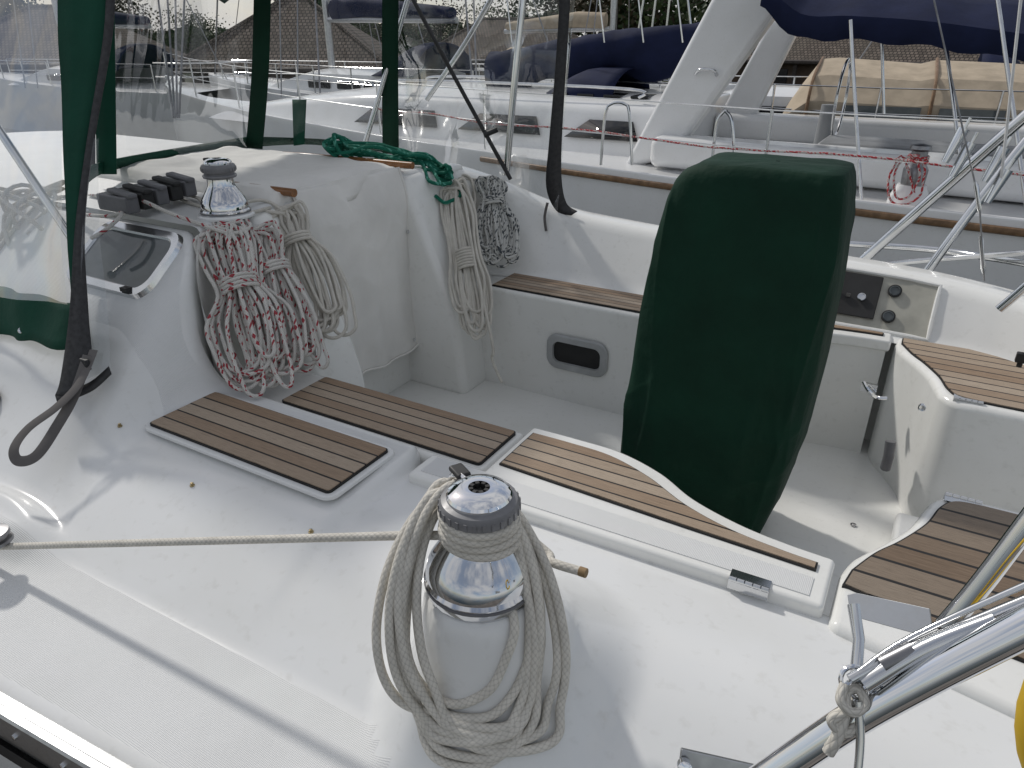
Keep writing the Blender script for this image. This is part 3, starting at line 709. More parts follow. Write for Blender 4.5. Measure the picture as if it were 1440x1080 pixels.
for pts in ([(132,-60,2.2),(134,100,2.4),(136,245,2.55)],[(358,-60,3.05),(354,100,3.3),(345,212,3.62)],[(538,-60,3.1),(537,100,3.35),(538,216,3.68)]):
    w={132:28,358:24,538:23}[pts[0][0]]
    strip(pts,[(u+w,v,d) for u,v,d in pts],'border',GREEN if w!=28 else GREEN2)
strip([(128,-60,2.15),(128,100,2.35),(128,240,2.5)],[(134,-60,2.15),(134,100,2.35),(134,240,2.5)],'zipper',ZIP)
strip([(790,-60,2.7),(782,80,2.85),(772,200,3.0),(768,262,3.1),(782,296,3.17),(803,303,3.15)],[(806,-60,2.7),(797,80,2.85),(790,200,3.0),(790,255,3.1),(797,286,3.16),(812,297,3.14)],'border',ZIP)
tubepx([(770,285,3.12),(766,305,3.14),(768,325,3.15)],.006,'strap',WEB,dg)
strip([(411,140,3.7),(413,205,3.72)],[(431,140,3.7),(428,203,3.72)],'window_strap',GREEN2)
tubepx([(585,-40,3.2),(545,95,3.35),(510,212,3.5)],.0125,'frame_tube',STEEL,dg); tubepx([(742,-60,2.8),(726,90,2.95),(712,246,3.15)],.0145,'frame_tube',STEEL,dg)
tubepx([(560,-40,3.1),(640,110,3.1),(718,252,3.12)],.009,'frame_strut',BLACK,dg)
tubepx([(-60,95,2.2),(20,215,2.15),(112,352,2.12)],.0125,'frame_tube',STEEL,dg)
tubepx([(712,-40,3.1),(655,60,3.3),(600,140,3.5)],.012,'frame_tube',STEEL,dg)
b=MB(); c=at(690,186,d=3.1); b.tube([c-rt*.03-V((0,0,.012)),c+rt*.03+V((0,0,.012))],.012,8); b.build('frame_clamp',BLACK,dg)
rows=[]
for i in range(13):
    s=-3.0+i*.07; rows.append([V((s,1.35+j*.10,.42-.16*((j-6)/6)**2-.12*((i-8)/8)**2)) for j in range(13)])
MB().grid(rows).build('roof',GREEN,dg,solid=.004)
# ------------------------------------------------------------------ ropes
def hank(name,top,bot,width,N,r,mat,seed,label,group=None,wrap=.22,lat=(.75,.66,0),turns=4,tail=None,thick=.03,neckk=.5):
    rnd=random.Random(seed); top,bot=V(top),V(bot); ax=bot-top; L=ax.length; ax.normalize()
    lt=V(lat); lt=(lt-ax*lt.dot(ax)).normalized(); dp=ax.cross(lt).normalized()
    if dp.y>0: dp=-dp
    pts=[]
    for i in range(N):
        Li=L*rnd.uniform(.80,1.02); w=width*rnd.uniform(.25,.66)*.5; off=lerp(-.34,.34,(i*0.618)%1)*width; de=rnd.uniform(-thick,thick); ph=rnd.uniform(-.15,.15); tp=rnd.uniform(-.03,.05)*L
        for k in range(18):
            q=2*math.pi*k/18
            h=(1-math.cos(q))/2
            neck=1-neckk*math.exp(-((h-wrap)/.13)**2) if wrap else 1
            sn=math.sin(q+ph*math.sin(q)); sn=math.copysign(abs(sn)**.65,sn)
            x=(sn*w*(.9+.3*h)+off*(.75+.3*h))*neck
            pts.append(top+ax*(tp+(Li-tp)*h)+lt*(x+rnd.uniform(-.003,.003))+dp*(de*neck*(math.sin(q*.5+i))+rnd.uniform(-.003,.003)))
    if tail: pts+= [V(p) for p in tail]
    b=MB(); b.tube(catmull(pts,4),r,8)
    if wrap:
        hp=[]
        rw=width*.24+r
        for k in range(turns*12+1):
            q=2*math.pi*k/12
            hp.append(top+ax*(L*wrap-turns*r*1.0+2*r*k/12)+lt*rw*math.cos(q)+dp*(thick*.8+r)*math.sin(q))
        b.tube(hp,r,8)
    o=b.build(name,mat); tag(o,label,'rope',group); return o
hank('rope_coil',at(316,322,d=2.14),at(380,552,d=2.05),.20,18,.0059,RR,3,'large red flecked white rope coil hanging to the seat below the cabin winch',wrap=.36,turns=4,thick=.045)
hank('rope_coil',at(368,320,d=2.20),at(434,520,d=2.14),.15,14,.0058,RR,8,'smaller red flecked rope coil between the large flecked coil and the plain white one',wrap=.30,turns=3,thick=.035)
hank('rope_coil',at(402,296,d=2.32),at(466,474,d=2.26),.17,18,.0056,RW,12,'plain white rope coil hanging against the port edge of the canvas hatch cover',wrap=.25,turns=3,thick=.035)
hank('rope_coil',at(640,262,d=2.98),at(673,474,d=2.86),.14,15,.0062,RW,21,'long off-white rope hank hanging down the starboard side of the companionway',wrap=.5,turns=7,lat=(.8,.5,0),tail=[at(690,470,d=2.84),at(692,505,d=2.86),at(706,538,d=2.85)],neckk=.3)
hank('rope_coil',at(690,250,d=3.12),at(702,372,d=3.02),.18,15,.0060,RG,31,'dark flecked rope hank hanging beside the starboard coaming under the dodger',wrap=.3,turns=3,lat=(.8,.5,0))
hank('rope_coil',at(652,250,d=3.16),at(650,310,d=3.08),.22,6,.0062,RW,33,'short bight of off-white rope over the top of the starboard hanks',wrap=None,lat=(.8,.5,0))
# green rope bundle
rnd=random.Random(5); pts=[]
for i in range(80):
    k=(math.sin(i*.55)+1)/2
    pts.append(at(lerp(462,632,k)+rnd.uniform(-14,14),lerp(206,248,k**1.5)+rnd.uniform(-12,8)+7*math.sin(i*1.25),d=3.05+rnd.uniform(-.14,.06)))
pts+= [at(640,262,d=2.98),at(628,285,d=2.95),at(612,275,d=2.95)]
tag(MB().tube(catmull(pts,5),.0078,8).build('rope_bundle',RGR),'bundle of green rope lying on top of the white hatch cover','rope')
# lines on the cabin top
rnd=random.Random(9)
tag(MB().tube(catmull([at(120,275,d=2.5),at(190,280,d=2.2),at(235,298,d=2.12),at(290,318,d=2.1),at(325,328,d=2.12),at(352,318,d=2.15),at(330,300,d=2.2),at(300,312,d=2.14),at(330,345,d=2.12)],6),.006,8).build('halyard',RR),'red flecked halyard running from the clutches to the cabin winch','rope')
tag(MB().tube(catmull([at(215,250,d=2.6),at(238,272,d=2.4),at(290,292,d=2.25),at(330,287,d=2.2),at(372,282,d=2.3),at(400,300,d=2.3),at(370,296,d=2.28),at(300,284,d=2.3),at(240,266,d=2.45),at(222,256,d=2.5),at(250,262,d=2.45),at(320,300,d=2.18),at(380,292,d=2.3)],6),.0055,8).build('halyard',RW),'plain white halyard lying across the cabin top behind the winch','rope')
tag(MB().tube(catmull([at(98,300,d=2.35),at(150,304,d=2.2),at(172,300,d=2.14),at(150,322,d=2.1),at(128,335,d=2.1)],6),.006,8).build('halyard',RR),'red flecked line end lying beside the steel framed cabin window','rope')
pts=[]
for i in range(40): pts.append(at(40+45*math.sin(i*1.9)+rnd.uniform(-14,14),330+65*math.sin(i*1.13)+rnd.uniform(-12,12),d=2.45+rnd.uniform(-.08,.08)))
tag(MB().tube(catmull(pts,5),.007,8).build('rope_coil',RW),'white rope heap seen through the clear port side panel of the dodger','rope')
# near sheet on the big winch
Fv=V((.545,-.838,0)); Rv=V((.838,.545,0))
A0=at(-120,772,d=1.75); hp=[]
for k in range(0,50):
    q=R(195)+2*math.pi*k/14
    rad=.0485+.0075+(.002*math.sin(k))
    hp.append(WC+Rv*math.cos(q)*rad+Fv*math.sin(q)*rad+V((0,0,.076+.0142*k/14)))
P=[lerp(A0,hp[0],k/30) for k in range(30)]+hp
rnd=random.Random(14)
for k in range(8):
    q=R(195)+2*math.pi*(50+k*1.2)/14
    P.append(WC+Rv*math.cos(q)*.057+Fv*math.sin(q)*.057+V((0,0,.124+.006*min(1,k/5))))
LO=[(.084,.200,-.036,.000,.14),(.103,.232,-.028,.002,.12),(.094,.262,-.020,.004,.15),(.115,.222,-.032,.008,.115),(.104,.284,-.012,.010,.13),(.111,.25,-.026,.012,.14),(.090,.306,-.020,.014,.12),(.108,.278,-.008,.018,.125),(.098,.242,-.040,.016,.135),(.113,.262,-.022,.022,.11)]
def clear(p,rr):
    for _ in range(60):
        if p.z>=surf(p.x,p.y)+rr: break
        dv=V((p.x-WC.x,p.y-WC.y,0)); dv=dv.normalized() if dv.length>1e-4 else Fv
        p=p+dv*.003+V((0,0,.0010))
    return p
for i,(w,dd,off,dph,zt) in enumerate(LO):
    skew=rnd.uniform(-.03,.05)
    for k in range(20):
        q=2*math.pi*(k+.5)/20; h=(1-math.cos(q))/2
        sn=math.copysign(abs(math.sin(q))**.8,math.sin(q))
        x=sn*w*1.03+off+skew*h
        f=-.072+.012*(i%3)*(1-h)+(.072+.098+dph)*h**.75+.03*math.sin(q)**2
        z=zt-(zt+dd*.80)*h
        p=WC+Rv*x+Fv*f+V((0,0,z+rnd.uniform(-.004,.004)))
        P.append(clear(p,.009+.005*(i%3)) if h>.3 else p)
P+=[WC+Rv*-.06-Fv*.075+V((0,0,.09)),WC+Rv*.03-Fv*.092+V((0,0,.05)),clear(WC+Rv*.11-Fv*.05+V((0,0,.005)),.01),at(775,790,d=1.14),at(815,803,d=1.115)]
sh=MB().tube(catmull(P,6),.0074,10).build('genoa_sheet',RW); tag(sh,'thick white sheet wrapped on the near chrome winch and coiled over its mound','rope')
e=at(815,803,d=1.115); MB().tube([e,e+(e-at(775,790,d=1.14)).normalized()*.012],.0078,10).build('whipping',simple('whipping_tan',(.3,.2,.1),.7),sh)
# ------------------------------------------------------------------ neighbour boat to starboard
nb=thing('neighbour_sailboat',(-3,7.5,-1.2),'large white sailboat in the next berth with a slanted white arch and teak rubbing rail','sailboat')
NE=[(-15,11.0),(-13,9.3),(-11,8.45),(-9,7.75),(-6,6.98),(-3.05,6.40),(-1.6,6.13),(.44,5.80),(2.0,5.7),(3.5,5.8)]
rows=[]
for k in range(60):
    s=-15+k*18.5/59; t=(table([(a,b) for a,b in NE],s-.4)[0]+table([(a,b) for a,b in NE],s+.4)[0])/2; zz=-1.15+.0018*(s+1)**2
    sec=fillet([(0,t+.35,-2.6),(0,t+.04,-1.9),(0,t,zz-.02),(0,t,zz+.05),(0,t+.05,zz+.055),(0,t+.1,zz),(0,max(t+.3,8.8),zz+.04)],[0,.2,.02,.01,.01,.02,0],3)
    rows.append([V((s,p.y,p.z)) for p in sec])
MB().grid(rows).build('hull',HULLW,nb,angle=50)
rr=[]
for k in range(60):
    s=-4.2+k*7.5/59; t=(table(NE,s-.4)[0]+table(NE,s+.4)[0])/2; zz=-1.15+.0018*(s+1)**2
    rr.append(V((s,t-.012,zz-.03)))
MB().tube(rr,.028,8,flat=.02).build('rubbing_rail',RUB,nb)
MB().tube([p+V((0,-.012,-.42)) for p in rr],.02,8).build('hull_stripe',simple('grey_stripe',(.35,.37,.4),.4),nb)
rows=[]
for k in range(26):
    s=-10+k*.3; e=min(1,(s+10)/3.5); t0=7.35+.5*(1-e); h=.5*e**.7+.03
    sec=fillet([(0,t0,-1.13),(0,t0+.22,-1.1+h*.8),(0,t0+.6,-1.1+h),(0,t0+2.4,-1.1+h)],[0,.08,.2,0],5); rows.append([V((s,p.y,p.z)) for p in sec])
MB().grid(rows).build('cabin',HULLW,nb,angle=50)
MB().prism([(-2.5,7.3),(-2.5,9.6),(-2.4,9.6),(-2.4,7.3)],-1.1,-.62).build('cabin_bulkhead',HULLW,nb,bevel=.03)
for a,b_ in ((-6.6,-5.3),(-5.0,-3.9),(-3.6,-2.75)):
    P=[V((a,7.41,-.98)),V((b_,7.41,-.98)),V((b_-.1,7.51,-.80)),V((a+.25,7.51,-.80))]
    MB().add([p+V((0,-.03,0)) for p in P],[(0,1,2,3)]).build('cabin_window',GLASS,nb,solid=.01)
MB().prism([(-2.4,6.75),(2.9,6.35),(2.9,6.8),(-2.4,7.15)],-1.12,-.84).build('cockpit_coaming',HULLW,nb,bevel=.08,seg=5)
MB().prism([(-2.4,8.9),(2.9,8.9),(2.9,9.3),(-2.4,9.3)],-1.12,-.80).build('cockpit_coaming',HULLW,nb,bevel=.08,seg=5)
MB().prism([(-1.0,7.25),(.9,7.1),(.9,7.9),(-1.0,8.0)],-1.1,-.86).build('cockpit_locker',GREYH,nb,bevel=.05)
for k in range(4): MB().box((-3.9+k*.32,8.0,-.585),(.2,.34,.03)).build('deck_hatch',GLASS,nb,bevel=.01)
for t_ in (7.72,8.9): MB().tube(catmull([(-6.5,t_,-.58),(-6.4,t_,-.50),(-4.9,t_,-.48),(-3.0,t_,-.50),(-2.9,t_,-.58)],6),.016,8).build('grab_rail',STEEL,nb)
wc=V((-.95,8.1,-.55)); MB().tube([wc+V((0,.36*math.cos(a),.36*math.sin(a))) for a in [2*math.pi*k/32 for k in range(32)]],.014,8,closed=True).build('steering_wheel',STEEL,nb)
MB().tube([V((-1.05,8.1,-1.1)),V((-1.05,8.1,-.6))],[.09,.07],12).build('steering_pedestal',GREYH,nb)
for t,wid,A_,B_ in ((6.95,.26,((872,240),(944,222)),((1014,-30),(1110,-10))),(9.0,.22,((1003,175),(1052,180)),((1082,30),(1146,-8)))):
    P=[at(*A_[0],t=t),at(*A_[1],t=t),at(*B_[1],t=t),at(*B_[0],t=t)]
    b=MB(); b.add(P+[p+V((0,wid,0)) for p in P],[(0,1,2,3),(7,6,5,4),(0,4,5,1),(1,5,6,2),(2,6,7,3),(3,7,4,0)]); b.build('arch_leg',HULLW,nb,bevel=.06,seg=4)
P0=at(1062,-15,t=6.95); P1=at(1118,5,t=9.05)
MB().tube([P0,lerp(P0,P1,.5)+V((0,0,.12)),P1],.17,12,flat=.09).build('arch_beam',HULLW,nb)
tt([(978,104,6.93),(985,98,6.88),(1003,99,6.88),(1008,106,6.93)],.015,'grab_handle',STEEL,nb)
# bimini
rows=[]
px=[(1078,8),(1130,52),(1200,56),(1300,64),(1400,78),(1520,96)]
for i,p in enumerate(catmull([at(u,v,t=6.5) for u,v in px],5)):
    w_=.015*math.sin(i*1.3)
    rows.append([p+V((-.05,.0,w_)),p+V((-.05,.02,.16)),p+V((-.05,.35,.32+w_)),p+V((-.05,1.2,.42)),p+V((-.05,2.2,.34)),p+V((-.05,2.5,.1))])
MB().grid(rows).build('bimini',NAVY,nb,solid=.01)
for pts in ([(1196,28,6.4),(1203,150,6.3),(1212,285,6.15)],[(1400,-20,6.4),(1420,120,6.2),(1445,300,5.9)],[(1330,60,7.2),(1345,180,7.0),(1352,235,6.9)],[(1240,55,8.2),(1243,160,8.2)]):
    tt(pts,.014,'bimini_frame',STEEL,nb)
# boom with navy sail bag
bm_=catmull([at(u,v,t=8.6) for u,v in ((690,92),(760,78),(830,66),(900,58),(1010,46))],8)
rows=[]
for i,p in enumerate(bm_):
    w=.16
    rows.append([p+V((0,w*math.cos(a)*1.0,(.34 if math.sin(a)<0 else .16)*math.sin(a)*(1+.25*math.sin(i*.55)*(math.sin(a)<0))-.02+.04*noise.noise((i*.4,a,0)))) for a in [2*math.pi*j/20 for j in range(20)]])
MB().grid(rows,closed=True).build('sail_bag',NAVY,nb)
for u_ in (720,800,850,905,960): MB().tube([at(u_,60,t=8.4),at(u_-14,-60,t=8.5)],.008,5).build('lazy_jack',STEEL,nb)
rows=[]
for i in range(9):
    s=-4.3+i*.13; e=math.sin(min(1,i/5)*math.pi/2)
    rows.append([V((s,7.8+1.3*j/10,-.68+(.36*e)*math.sin(math.pi*j/10)**.45)) for j in range(11)])
MB().grid(rows).build('spray_hood',NAVY,nb,solid=.01)
def nedge(s): return (table(NE,s-.4)[0]+table(NE,s+.4)[0])/2+.08, -1.13+.0018*(s+1)**2
tops=[]
for s in (-13,-11.2,-9.4,-7.6,-5.9,-4.2,-1.2,1.2):
    t,z=nedge(s); MB().tube([(s,t,z),(s,t-.01,z+.62)],.013,8).build('stanchion',STEEL,nb); tops.append(V((s,t-.01,z+.62)))
for dz in (0,-.3):
    MB().tube([p+V((0,0,dz)) for p in tops],.006,6).build('lifeline',STEEL,nb)
MB().tube([p+V((0,0,-.30+.02*math.sin(i*5))) for i,p in enumerate(catmull(tops[4:],6))],.008,8).build('lifeline',RWR,nb)
for u0,u1,vt,vb,t in ((845,886,146,232,6.35),(1002,1030,158,222,6.3)):
    P=[at(u0,vb,t=t),at(u0+6,vt+16,t=t),at(u0+16,vt,t=t),at(u1-8,vt,t=t),at(u1-1,vt+14,t=t),at(u1+3,vb,t=t)]
    MB().tube(catmull(P,5),.014,8).build('boarding_hoop',STEEL,nb)
c=at(1288,238,t=6.2)
MB().lathe([(.08,-.12),(.085,0),(.075,.02),(.055,.05),(.055,.13),(.075,.145),(.07,.17),(.02,.18)],c,24).build('winch',DKSTEEL,nb)
MB().lathe([(.16,-.36),(.14,-.2),(.11,-.14),(.10,-.11)],c,24).build('winch_base',HULLW,nb)
rl=[]; rnd=random.Random(77)
for k in range(34):
    q=2*math.pi*k/12; rl.append(c+V((math.cos(q)*.064,math.sin(q)*.064,.06+.016*k/12)))
for i in range(2):
    for k in range(12):
        q=2*math.pi*k/12; h=(1-math.cos(q))/2
        rl.append(c+V((.13*math.sin(q)*(.6+.3*i)-.04,-.10-.09*h,.11-h*(.30+.04*i)))+V((rnd.uniform(-.012,.012),rnd.uniform(-.02,.0),0)))
rl+=[c+V((.15,-.1,-.33)),c+V((.5,-.2,-.34)),c+V((1.0,-.2,-.33))]
tag(MB().tube(catmull(rl,4),.008,8).build('winch_line',RWR),'red and white line wound on the winch of the neighbouring white sailboat','rope')
rnd=random.Random(2); pts=[at(900+50*math.sin(i*1.7)+rnd.uniform(-8,8),148+7*math.sin(i*2.3)+rnd.uniform(-4,4),t=7.9) for i in range(30)]
tag(MB().tube(catmull(pts,4),.016,7).build('rope_bundle',RBLUE),'blue rope bundle on the cabin top of the neighbouring boat','rope')
for u0,u1 in ((232,246),(246,249),(262,252),(215,244),(650,668),(664,672),(440,452)):
    MB().tube([at(u1,165,d=11.3),at(u0,-60,d=11.6)],.016,6).build('shroud',DKSTEEL,nb)
for u0,u1 in ((915,880),(930,902),(948,925),(960,985)):
    MB().tube([at(u1,150,t=9.3),at(u0,-60,t=9.3)],.013,6).build('rigging_wire',STEEL,nb)
# ------------------------------------------------------------------ other boats beyond
def yacht(pos,ang,L,B,label,cover=NAVY,mast=True,tent=None,hullm=HULLW,fb=1.2):
    M=Matrix.Translation(pos)@Matrix.Rotation(ang,4,'Z')
    y=thing('moored_sailboat',V(pos),label,'sailboat','sailboats moored beyond the next berth')
    def mb(): b=MB(); b.M=M; return b
    rows=[]
    def wid(x):
        k=(x+L/2)/L; return max(.02,B/2*(1-max(0,1-k)**2.2)**.9 if k<.55 else B/2*(1-.18*((k-.55)/.45)**2))
    for i in range(25):
        x=-L/2+L*i/24; k=i/24; w=wid(x); h=fb+.25*(1-k)**2
        rows.append([V((x,-w*.7,-.1)),V((x,-w*.95,h*.55)),V((x,-w,h)),V((x,-w*.93,h+.03)),V((x,0,h+.07)),V((x,w*.93,h+.03)),V((x,w,h)),V((x,w*.95,h*.55)),V((x,w*.7,-.1))])
    mb().grid(rows).build('hull',hullm,y,angle=40)
    rows=[]
    for i in range(13):
        x=-L*.22+L*.42*i/12; e=min(1,i/5+.1); w=B*.31; h=.45*e
        rows.append([V((x,-w,fb+.02)),V((x,-w*.9,fb+h)),V((x,-w*.5,fb+h+.08)),V((x,w*.5,fb+h+.08)),V((x,w*.9,fb+h)),V((x,w,fb+.02))])
    mb().grid(rows).build('cabin',hullm,y,angle=30)
    for a in (-.02,.06,.13):
        mb().box((L*a,-B*.31+.02,fb+.25),(L*.06,.04,.16)).build('cabin_window',GLASS,y,bevel=.02)
    if mast:
        mb().tube([(-L*.08,0,fb),(-L*.08,0,fb+L*1.2)],.08,10).build('mast',ALU,y)
        mb().tube([(-L*.08,0,fb+1.5),(L*.25,0,fb+1.45)],.06,8).build('boom',ALU,y)
        b=mb(); b.tube([(-L*.06,0,fb+1.68),(L*.02,0,fb+1.72),(L*.1,0,fb+1.66),(L*.24,0,fb+1.58)],[.2,.2,.17,.1],12,flat=.15); b.build('sail_cover',cover,y)
        for sx in (-1,1):
            mb().tube([(-L*.08,sx*B*.45,fb),(-L*.08,0,fb+L*.9)],.014,6).build('shroud',DKSTEEL,y); mb().tube([(-L*.04,sx*B*.43,fb),(-L*.08,0,fb+L*.6)],.014,6).build('shroud',DKSTEEL,y)
        mb().tube([(-L*.48,0,fb+.2),(-L*.08,0,fb+L*1.15)],.02,6).build('forestay',DKSTEEL,y); mb().tube([(L*.48,0,fb+.2),(-L*.08,0,fb+L*1.15)],.014,6).build('backstay',DKSTEEL,y)
        rows=[]
        for i in range(7):
            x=L*.12+L*.1*i/6; e=math.sin(min(1,i/4)*math.pi/2)
            rows.append([V((x,B*.3*(j/5-1),fb+.45+.6*e*math.sin(math.pi*(j)/10)**.5)) for j in range(11)])
        mb().grid(rows).build('spray_hood',cover,y,solid=.01)
    tp={}
    for i in range(7):
        x=-L*.4+L*.13*i
        for sx in (-1,1):
            w=wid(x); p=(x,sx*w*.93,fb+.62); tp.setdefault(sx,[]).append(p); mb().tube([(x,sx*w*.93,fb),p],.016,6).build('stanchion',STEEL,y)
    for sx in (-1,1):
        for dz in (0,-.3): mb().tube([(p[0],p[1],p[2]+dz) for p in tp[sx]],.008,5).build('lifeline',STEEL,y)
    w=wid(L*.48)
    for z_ in (.65,.35): mb().tube(catmull([(L*.38,-w*.95,fb+z_),(L*.47,-w*.85,fb+z_),(L*.5,0,fb+z_),(L*.47,w*.85,fb+z_),(L*.38,w*.95,fb+z_)],5),.016,6).build('pushpit_rail',STEEL,y)
    if tent:
        rows=[]
        pr=[(0.0,.22),(.03,.55),(.10,.98),(.16,1.0),(.45,.93),(.5,.98),(.72,.95),(.95,.90),(1.0,.2)]
        for k,e in pr:
            x=L*.0+L*.36*k; q=.70
            rows.append([V((x,-B*.42,fb+.05)),V((x,-B*.40,fb+q*.62*e)),V((x,-B*.30,fb+q*1.05*e)),V((x,-B*.03,fb+q*1.32*e)),V((x,B*.03,fb+q*1.32*e)),V((x,B*.30,fb+q*1.05*e)),V((x,B*.40,fb+q*.62*e)),V((x,B*.42,fb+.05))])
        mb().grid(rows).build('canvas_tent',tent,y,solid=.01,angle=25)
        for a,w_ in ((.125,.09),(.225,.07),(.30,.05)): mb().box((L*a,-B*.413,fb+.27),(L*w_,.02,.26),Matrix.Rotation(R(-4),3,'X')).build('tent_window',GLASSG,y)
        for k in (.10,.5,.95): mb().tube(catmull([(L*.36*k,-B*.425,fb+.02),(L*.36*k,-B*.405,fb+.44),(L*.36*k,-B*.305,fb+.73),(L*.36*k,0,fb+.93)],4),.02,6).build('tent_seam',RUB,y)
    return y
yacht((-2.1,11.9,-2.45),R(4),10.0,3.1,'cream canvas covered sailboat lying behind the navy bimini boat',BEIGE,False,BEIGE,fb=1.26)
yacht((-11.5,13.2,-2.45),R(-4),11,3.4,'white sailboat behind the clear dodger windows, left of centre',NAVY,True,None,fb=1.3)
yacht((-20.5,12.6,-2.45),R(6),10,3.2,'white sailboat at the far left, seen through the port dodger panel',NAVY,True,None,fb=1.25)
yacht((6.4,12.6,-2.45),R(-3),9,3.0,'white sailboat at the far right edge under the chrome stern rail',NAVY,True,None,fb=1.2)
yacht((-9.0,19.5,-2.45),R(180),10,3.1,'white sailboat beyond the pier, between the dodger and the slanted arch',BEIGE,True,None,fb=1.15)
yacht((-19.0,19.8,-2.45),R(175),10.5,3.2,'white sailboat on the far pontoon, left of the hip roof boathouse',BEIGE,True,None,fb=1.2)
yacht((2.5,18.8,-2.45),R(182),10,3.2,'white sailboat on the far pontoon behind the cream canvas boat',NAVY,True,None,fb=1.15)
struct(MB().box((-8,15.4,-2.15),(60,.9,.35)).build('pontoon',PLANK,bevel=.03)); 
struct(MB().box((-8,22.6,-2.1),(80,2.2,.4)).build('pier',PLANK,bevel=.03))
# ------------------------------------------------------------------ buildings
SH=shingle('cedar_shingles'); WALL=simple('brown_boards',(.10,.07,.05),.85,0,.5,2); TRIM=simple('dark_trim',(.05,.04,.035),.7)
def boathouse(c,w,dp,hw,hr,ang,label,name='boathouse',ridge=0.0):
    c=V(c); M=Matrix.Translation(c)@Matrix.Rotation(ang,4,'Z'); y=thing(name,c,label,'building')
    def mb(): b=MB(); b.M=M; return b
    mb().box((0,0,hw/2),(w*.86,dp*.86,hw)).build('wall',WALL,y)
    a,b_=w/2,dp/2; rx=ridge/2
    vs=[(-a,-b_,hw),(a,-b_,hw),(a,b_,hw),(-a,b_,hw),(-rx-.01,0,hw+hr),(rx+.01,0,hw+hr)]
    sl=math.hypot(b_,hr); sl2=math.hypot(a-rx,hr)
    fs=[(0,1,5,4),(1,2,5),(2,3,4,5),(3,0,4),(3,2,1,0)]
    uv=[[(-a,0),(a,0),(rx,sl),(-rx,sl)],[(-b_,0),(b_,0),(0,sl2)],[(-a,0),(a,0),(rx,sl),(-rx,sl)],[(-b_,0),(b_,0),(0,sl2)],[(0,0)]*4]
    mb().add(vs,fs,uv).build('roof',SH,y,smooth=False)
    b=mb()
    for i in range(4):
        p,q=V(vs[i]),V(vs[(i+1)%4]); b.tube([p-V((0,0,.06)),q-V((0,0,.06))],.08,6)
    b.build('fascia',TRIM,y)
    b=mb(); b.tube([V(vs[0]),V(vs[4]),V(vs[5]),V(vs[1])],.07,6); b.build('ridge_cap',SH,y)
    for k in range(4):
        x=-w*.32+k*w*.21; mb().box((x,-dp*.43-.01,hw*.55),(w*.11,.06,hw*.42)).build('window',GLASS,y,bevel=.02)
    mb().box((w*.40,-dp*.43-.02,hw*.45),(w*.06,.08,hw*.9)).build('door',TRIM,y)
    for k in range(5):
        x=-w*.48+k*w*.24; mb().tube([(x,-dp*.47,-.4),(x,-dp*.47,hw)],.08,8).build('post',TRIM,y)
    return y
p=at(378,90,d=22); boathouse((p.x,p.y+1.5,-2.0),6.4,5.6,1.2,1.95,R(30),'shingled hip roof boathouse framed by the dodger windscreen, left of centre',ridge=.5)
p=at(60,110,d=26); boathouse((p.x,p.y+1,-2.0),7.5,6.0,1.2,1.8,R(30),'shingled boathouse at the far left behind the port dodger panel',ridge=1.5)
p=at(1270,95,d=25); boathouse((p.x,p.y+1.6,-2.0),13,6.0,1.25,1.8,R(-8),'long shingled boathouse behind the cream covered sailboat',ridge=8)
p=at(700,100,d=30); boathouse((p.x,p.y+1.6,-2.0),7,6.0,1.2,1.5,R(12),'low shingled shed between the dodger and the navy sail bag',name='shed',ridge=3)
# ------------------------------------------------------------------ trees
BARK=simple('bark',(.06,.045,.035),.9,0,.4,4); LF=[leafmat('leaves_dark',(.012,.032,.011),(.05,.08,.028)),leafmat('leaves_mid',(.022,.045,.014),(.075,.10,.036)),leafmat('leaves_brown',(.035,.03,.016),(.085,.07,.04))]
def tree(base,h,w,seed,label,kind=0,conifer=False):
    rnd=random.Random(seed); base=V(base); t=thing('tree',base,label,'tree','trees along the shore behind the marina')
    b=MB(); b.tube([base,base+V((.1,0,h*.4)),base+V((0,.1,h*.92))],[h*.025,h*.017,h*.004],7)
    cl=[]
    for i in range(40):
        k=rnd.uniform(.15,1); a=rnd.uniform(0,6.28)
        rr=w*.5*((1-k)*1.1+.06 if conifer else math.sqrt(max(.02,1-((k-.55)/.5)**2)))*rnd.uniform(.4,1)
        c=base+V((math.cos(a)*rr,math.sin(a)*rr,h*k)); cl.append(c)
        b.tube([base+V((0,0,h*max(.15,k-.15))),c],[h*.006,h*.002],5)
    b.build('trunk',BARK,t)
    L=MB()
    for c in cl:
        for j in range(80):
            d=V((rnd.gauss(0,1),rnd.gauss(0,1),rnd.gauss(0,.75)))*w*.10
            p=c+d; s_=rnd.uniform(.10,.22)*(h/8)
            n1=V((rnd.uniform(-1,1),rnd.uniform(-1,1),rnd.uniform(-1,1))).normalized(); n2=n1.orthogonal().normalized()
            L.add([p-n1*s_,p-n2*s_*.6,p+n1*s_,p+n2*s_*.6],[(0,1,2,3)])
    L.build('crown',LF[kind],t,smooth=False)
names=['dark conifer','pale leafy tree','brownish bare tree']
i=0
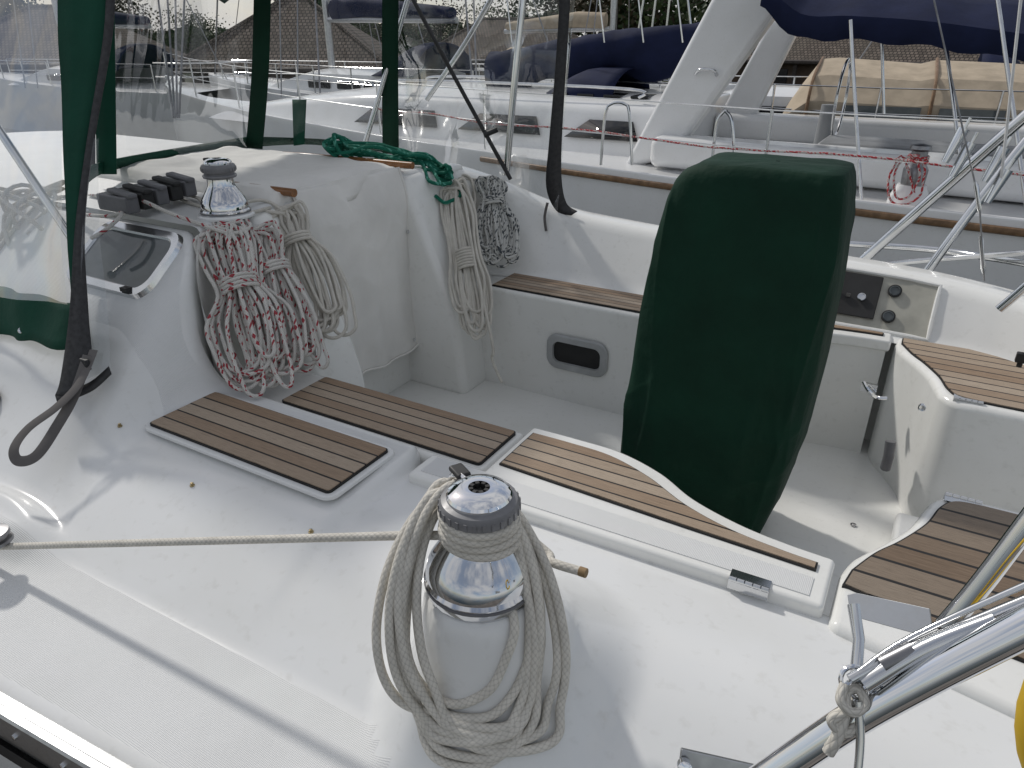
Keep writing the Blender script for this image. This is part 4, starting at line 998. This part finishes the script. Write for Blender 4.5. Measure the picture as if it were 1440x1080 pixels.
for u,d,h,w,k,cf in ((-120,34,6.0,5,0,False),(40,38,4.2,4.5,0,True),(170,44,4.4,5,2,False),(270,42,2.9,4,1,False),(425,38,5.8,3.6,0,True),(475,40,6.0,5,1,False),(545,42,5.8,5,0,True),(620,48,3.8,5,2,False),(700,46,3.8,5,1,False),(800,42,6.0,6,0,False),(860,36,7.2,6,2,False),(930,36,7.4,6,1,False),(1010,40,6.9,6,0,False),(1180,40,5.8,6.5,0,False),(1330,38,6.0,6.5,2,False),(1480,38,6.2,6.5,0,False)):
    p=at(u,90,d=d)
    where=['beyond the far left boathouse','standing left of the windscreen post','seen in the gap left of the hip roof boathouse','low behind the left slope of the hip roof boathouse','right of the hip roof ridge','beside the middle dodger post','just left of the middle dodger post','behind the stainless dodger strut','behind the low shingled shed','above the navy sail bag','left of the slanted white arch','directly behind the slanted white arch','between the two arch legs','over the long boathouse at its left end','over the long boathouse at its right end','at the far right beyond the stern rail'][i]
    tree((p.x,p.y,-1.8),h,w,40+i,names[k]+' '+where,k,cf); i+=1
# dense far woodland behind the single trees
rnd=random.Random(99); L=MB()
HT=[(-500,2.4),(60,1.4),(150,1.2),(200,.6),(330,.2),(380,.6),(420,2.6),(460,3.6),(540,3.6),(570,2.6),(610,1.0),(740,.8),(790,2.8),(840,4.2),(1060,4.2),(1200,2.6),(2000,2.8)]
for i in range(8500):
    u=rnd.uniform(-500,1950); d_=rnd.uniform(58,70)
    g=at(u,90,d=d_); top=table(HT,u)[0]+.8*noise.noise((u*.02,0,3))+.5*noise.noise((u*.07,1,3))
    z=lerp(-1.6,top,rnd.random()**.75)
    p=V((g.x,g.y,z)); s_=rnd.uniform(.25,.7)
    n1=V((rnd.uniform(-1,1),rnd.uniform(-1,1),rnd.uniform(-1,1))).normalized(); n2=n1.orthogonal().normalized()
    L.add([p-n1*s_,p-n2*s_*.7,p+n1*s_,p+n2*s_*.7],[(0,1,2,3)])
o=L.build('woodland',LF[0],smooth=False); o['kind']='stuff'; tag(o,'dark green mass of far woodland along the shore','woodland')
# ------------------------------------------------------------------ light, world, camera
sd=V((-.90,.36,0)).normalized(); EL=R(41)
tosun=V((sd.x*math.cos(EL),sd.y*math.cos(EL),math.sin(EL)))
sl=bpy.data.lights.new('sun','SUN'); sl.energy=2.1; sl.angle=R(3); sl.color=(1,.96,.90)
so=bpy.data.objects.new('sun',sl); so.rotation_euler=(-tosun).to_track_quat('-Z','Y').to_euler(); COL.objects.link(so)
w=bpy.data.worlds.new('World'); bpy.context.scene.world=w; w.use_nodes=True; nt=w.node_tree
bg=nt.nodes['Background']; sky=nt.nodes.new('ShaderNodeTexSky'); sky.sky_type='NISHITA'; sky.sun_disc=False; sky.sun_elevation=EL; sky.sun_rotation=math.atan2(tosun.x,tosun.y)
tc=nt.nodes.new('ShaderNodeTexCoord'); mp=nt.nodes.new('ShaderNodeMapping'); mp.inputs['Scale'].default_value=(1,1,2.2); nt.links.new(tc.outputs['Generated'],mp.inputs[0])
nf=noise_n(nt,2.6,6,mp.outputs[0],.6)
nt.links.new(mixc(nt,ramp(nt,nf,.40,.62,.25,.92),sky.outputs[0],(7.0,6.95,6.95)),bg.inputs[0]); bg.inputs[1].default_value=.09
cam=bpy.data.cameras.new('camera'); co=bpy.data.objects.new('camera',cam); COL.objects.link(co)
co.rotation_euler=(R(90-26),0,R(30)); cam.lens=25; cam.sensor_width=36; cam.clip_start=.02; cam.clip_end=1500
sc=bpy.context.scene; sc.camera=co
sc.view_settings.view_transform='Standard'; sc.view_settings.look='None'; sc.view_settings.exposure=0
